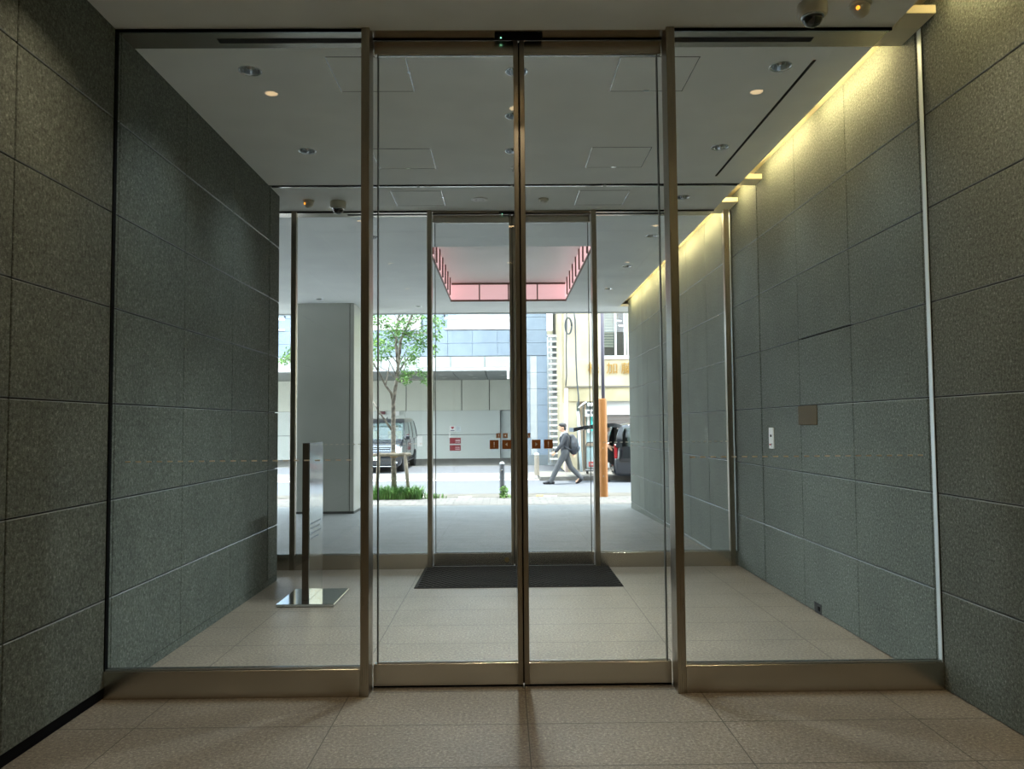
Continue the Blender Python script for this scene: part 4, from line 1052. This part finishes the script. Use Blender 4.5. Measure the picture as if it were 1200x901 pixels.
v2.location = (3.52 + 4.84 * 1.1, 25.25 + .92, -.26)

# ------------------------------------------------------------------ people
skin = mat('skin', 'd2a486', .55); suit = mat('charcoal_suit', '33353a', .8); noisy(suit, '2d2f34', '3a3d42', 30)
trs = mat('grey_trousers', '484a4c', .8); noisy(trs, '424446', '4f5153', 30)
hair_m = mat('black_hair', '1d1b1b', .5); shirt = mat('white_shirt', 'e9e9ea', .7); shoe_m = mat('black_shoe', '16161a', .25)
def limb(mb, pts, radii, n=10):
    pts = [Vector(p) for p in pts]; mb.tube(pts, radii, n)
    for p, r_ in zip(pts, radii): mb.ball(p, r_ * .995, 10)
def fuse(mb, name, m, parent, voxel=.012, it=4):
    o = mb.build(name, m, None)
    md = o.modifiers.new('r', 'REMESH'); md.mode = 'VOXEL'; md.voxel_size = voxel; md.use_smooth_shade = True
    ms = o.modifiers.new('s', 'SMOOTH'); ms.iterations = it; ms.factor = .5
    bpy.context.view_layer.update()
    me = bpy.data.meshes.new_from_object(o.evaluated_get(bpy.context.evaluated_depsgraph_get())); me.name = name
    o.modifiers.clear(); o.data = me
    me.materials.clear(); me.materials.append(m)
    for p in me.polygons: p.use_smooth = True
    if parent: o.parent = parent
    return o
def head(mb, c, fx, s_=1.):
    """head at centre c looking along fx (unit vector in x)"""
    c = Vector(c)
    def at(f, l, u): return c + Vector((fx * f * s_, l * s_, u * s_))
    mb.ball(at(0, 0, .02), .1 * s_, 16, (1.0, .78, 1.12))
    mb.ball(at(.025, 0, -.05), .072 * s_, 14, (.95, .82, 1.0))
    mb.ball(at(.065, 0, -.085), .03 * s_, 10)          # chin
    limb(mb, [at(.09, 0, .01), at(.112, 0, -.022)], [.012 * s_, .017 * s_], 8)      # nose
    mb.ball(at(.092, 0, .03), .02 * s_, 8, (.6, 1.8, .6))  # brow
    limb(mb, [at(.09, -.02, -.058), at(.096, 0, -.058), at(.09, .02, -.058)], [.009 * s_] * 3, 6)  # lips
    for l in (-1, 1): mb.ball(at(-.01, l * .08, -.012), .03 * s_, 8, (.7, .35, 1.1))
def hand(mb, wrist, d, side, nrm, curl=.6, s_=1.):
    """palm along d from the wrist; thumb towards side; fingers curl towards nrm"""
    w = Vector(wrist); d = Vector(d).normalized(); sd = Vector(side).normalized(); nr = Vector(nrm).normalized()
    for k in (-1.5, -.5, .5, 1.5): limb(mb, [w + sd * k * .008, w + d * .085 * s_ + sd * k * .021 * s_], [.016 * s_, .014 * s_], 8)
    for k, L in zip((1.5, .5, -.5, -1.5), (.072, .082, .076, .06)):
        p = w + d * .088 * s_ + sd * k * .021 * s_; a = 0; pts = [p]
        for j, f in enumerate((.45, .32, .23)):
            a += curl * (.5 if j == 0 else .8); p = p + (d * math.cos(a) + nr * math.sin(a)) * L * f * s_; pts.append(p)
        limb(mb, pts, [.0105 * s_, .0098 * s_, .009 * s_, .008 * s_], 8)
    p = w + d * .03 * s_ + sd * .025 * s_
    limb(mb, [p, p + (d * .5 + sd * .7 + nr * .3).normalized() * .04 * s_, p + (d * .5 + sd * .7 + nr * .3).normalized() * .04 * s_ + (d * .8 + sd * .1 + nr * .5).normalized() * .045 * s_], [.015 * s_, .012 * s_, .0095 * s_], 8)

# walking man, life size 1.76, scaled with the street; moving towards -X
mx_, my_ = 1.93, 24.85
man = MB()
H = .92                                         # hip height in stride
hipL, hipR = Vector((0, -.09, H)), Vector((0, .09, H))
# near side is -Y (towards the camera)
fk_, fa = Vector((-.24, -.09, .50)), Vector((-.43, -.09, .10))      # front leg (near)
bk_, ba = Vector((.16, .09, .49)), Vector((.46, .09, .18))          # back leg (far)
shN, shF = Vector((.0, -.19, 1.42)), Vector((.0, .19, 1.42))
elN, wrN = Vector((-.14, -.25, 1.15)), Vector((-.30, -.22, .95))
elF, wrF = Vector((.13, .24, 1.15)), Vector((.24, .22, .92))
neck = Vector((-.02, 0, 1.50)); hc = Vector((-.075, 0, 1.655))
limb(man, [(0, 0, H), (.01, 0, 1.1), (.01, 0, 1.3), (-.0, 0, 1.42)], [.12, .115, .13, .10])
limb(man, [neck + Vector((.02, 0, -.06)), neck, hc + Vector((.01, 0, -.05))], [.062, .055, .055])
head(man, hc, -1, 1.0)
for h_, k_, a_ in ((hipL, fk_, fa), (hipR, bk_, ba)): limb(man, [h_, k_, a_], [.085, .055, .04])
for s_, e_, w_ in ((shN, elN, wrN), (shF, elF, wrF)): limb(man, [s_, e_, w_], [.05, .04, .028])
hand(man, wrN, (-.45, .05, -.5), (-.6, .2, .5), (.1, .9, .1), .7)
hand(man, wrF, (.25, 0, -.6), (-.6, .0, -.3), (0, -.9, .0), .6)
for a_, tz in ((fa, .35), (ba, -.9)):
    limb(man, [a_, a_ + Vector((-.13, 0, -.055 if tz > 0 else -.12))], [.04, .035])
person = fuse(man, 'person', skin, None, .009, 3)
tag(person, 'man in a dark suit walking left across the street', 'person')
# clothes
ja = MB()
limb(ja, [(.0, -.02, .86), (.0, 0, .98), (.01, 0, 1.15), (.01, 0, 1.3), (.0, 0, 1.42)], [.135, .14, .145, .155, .11])
ja.ball((.0, -.08, .9), .12, 12, (1, .9, 1)); ja.ball((0, .08, .9), .12, 12, (1, .9, 1))
limb(ja, [(.0, -.19, 1.41), (.0, .19, 1.41)], [.075, .075])
for s_, e_, w_ in ((shN, elN, wrN), (shF, elF, wrF)): limb(ja, [s_, e_, e_ + (w_ - e_) * .93], [.075, .06, .048])
fuse(ja, 'jacket', suit, person, .014, 5)
tr_ = MB()
limb(tr_, [(0, 0, .84), (0, 0, .95)], [.13, .125])
for h_, k_, a_ in ((hipL, fk_, fa), (hipR, bk_, ba)): limb(tr_, [h_, k_, a_ + (a_ - k_) * .06], [.112, .083, .07])
fuse(tr_, 'trousers', trs, person, .014, 5)
for a_, pts in ((fa, [Vector((.0, 0, .01)), Vector((.06, 0, -.045)), Vector((-.03, 0, -.045)), Vector((-.13, 0, -.06)), Vector((-.21, 0, -.06))]), (ba, [Vector((-.01, 0, .02)), Vector((.06, 0, .0)), Vector((.0, 0, -.05)), Vector((-.06, 0, -.115)), Vector((-.13, 0, -.148))])):
    s2 = MB(); limb(s2, [a_ + p for p in pts], [.055, .05, .056, .05, .036]); limb(s2, [a_, a_ + pts[-2]], [.054, .05]); fuse(s2, 'shoe', shoe_m, person, .009, 2)
cl_ = MB(); limb(cl_, [neck + Vector((.015, 0, -.05)), neck + Vector((.0, 0, .0))], [.075, .066]); limb(cl_, [(-.1, 0, 1.42), (-.06, 0, 1.48)], [.04, .05]); fuse(cl_, 'shirt_collar', shirt, person, .01, 2)
hr = MB(); hr.ball(hc + Vector((.016, 0, .058)), .108, 16, (1.02, .86, .86)); hr.ball(hc + Vector((.068, 0, -.015)), .064, 12, (.8, 1.25, 1.35)); hr.ball(hc + Vector((-.06, 0, .085)), .05, 10, (1, 1.3, .8)); fuse(hr, 'hair', hair_m, person, .01, 2)
eye_m = mat('eye', '1a1512', .3)
for l in (-1, 1): MB().ball(hc + Vector((-.088, l * .034, .012)), .009, 8).build('eye', eye_m, person)
person.location = (mx_, my_, -.262); person.scale = (1.07,) * 3
# rucksack
bk = thing('backpack', 'dark grey backpack worn by the walking man', 'backpack', person.location); bk.scale = person.scale
pk = MB(); limb(pk, [(.25, -.0, .98), (.26, 0, 1.1), (.24, 0, 1.25), (.20, 0, 1.36)], [.13, .15, .14, .10]); pk.ball((.25, -.09, 1.12), .13, 12, (.9, .7, 1.5)); pk.ball((.25, .09, 1.12), .13, 12, (.9, .7, 1.5))
bag_m = mat('backpack_cloth', '3d4148', .8); noisy(bag_m, '24272c', '3e434a', 12)
fuse(pk, 'main_pocket', bag_m, bk, .014, 4)
pk = MB(); limb(pk, [(.37, -.05, 1.0), (.385, 0, 1.06), (.37, .05, 1.0)], [.05, .06, .05]); pk.ball((.37, 0, 1.05), .08, 10, (.6, 1.4, 1.1)); fuse(pk, 'front_pocket', mat('backpack_grey', '42464d', .8), bk, .014, 3)
for l in (-1, 1): MB().tube([(.17, l * .12, 1.36), (.06, l * .14, 1.485), (-.08, l * .14, 1.46), (-.15, l * .15, 1.33), (-.13, l * .17, 1.18), (.03, l * .19, 1.06), (.16, l * .15, 1.0)], .017, 6).build('strap', bag_m, bk, True)
# person at the tailgate, mostly hidden by the orange sleeve
m2_ = MB(); tee = mat('black_tshirt', '17181b', .85)
base = Vector((0, 0, 0))
limb(m2_, [(0, 0, .92), (0, 0, 1.15), (.04, 0, 1.42)], [.12, .115, .1]); limb(m2_, [(.04, 0, 1.45), (.08, 0, 1.56)], [.055, .052]); head(m2_, (.11, 0, 1.66), 1)
limb(m2_, [(0, -.09, .92), (.02, -.1, .5), (-.02, -.1, .09), (.12, -.1, .04)], [.085, .055, .042, .035]); limb(m2_, [(0, .09, .92), (.04, .1, .5), (.02, .1, .09), (.16, .1, .04)], [.085, .055, .042, .035])
limb(m2_, [(.04, -.19, 1.40), (.10, -.24, 1.13), (.26, -.2, .98)], [.05, .042, .03]); hand(m2_, (.26, -.2, .98), (.6, .1, -.4), (.2, .3, .8), (.1, .8, -.3), .6)
limb(m2_, [(.04, .19, 1.40), (.12, .24, 1.15), (.33, .2, 1.05)], [.05, .042, .03]); hand(m2_, (.33, .2, 1.05), (.8, -.1, 0), (.1, -.3, .8), (.1, -.8, -.2), .6)
p2 = fuse(m2_, 'person', skin, None, .01, 3); tag(p2, 'person in a black T-shirt at the open tailgate, half hidden by the orange sleeve', 'person')
q = MB(); limb(q, [(0, 0, .93), (0, 0, 1.15), (.04, 0, 1.38)], [.15, .14, .14]); limb(q, [(.04, -.18, 1.41), (.04, .18, 1.41)], [.075, .075]); limb(q, [(.04, -.19, 1.40), (.075, -.22, 1.24)], [.075, .068]); limb(q, [(.04, .19, 1.40), (.09, .22, 1.25)], [.075, .068]); fuse(q, 'tshirt', tee, p2, .014, 4)
q = MB()
for l in (-1, 1): limb(q, [(0, l * .08, .92), (.03, l * .1, .5), (0, l * .1, .12)], [.115, .083, .07])
fuse(q, 'trousers', mat('dark_trousers', '3a3d44', .8), p2, .014, 4)
for l in (-1, 1):
    q = MB(); limb(q, [(-.05, l * .1, .05), (.05, l * .1, .05), (.17, l * .1, .04)], [.045, .048, .035]); fuse(q, 'shoe', shoe_m, p2, .01, 2)
q = MB(); q.ball((.09, 0, 1.715), .1, 14, (1.0, .86, .85)); q.ball((.04, 0, 1.66), .06, 10, (.8, 1.2, 1.2)); fuse(q, 'hair', hair_m, p2, .01, 2)
p2.location = (3.22, 25.7, -.262); p2.scale = (1.05,) * 3
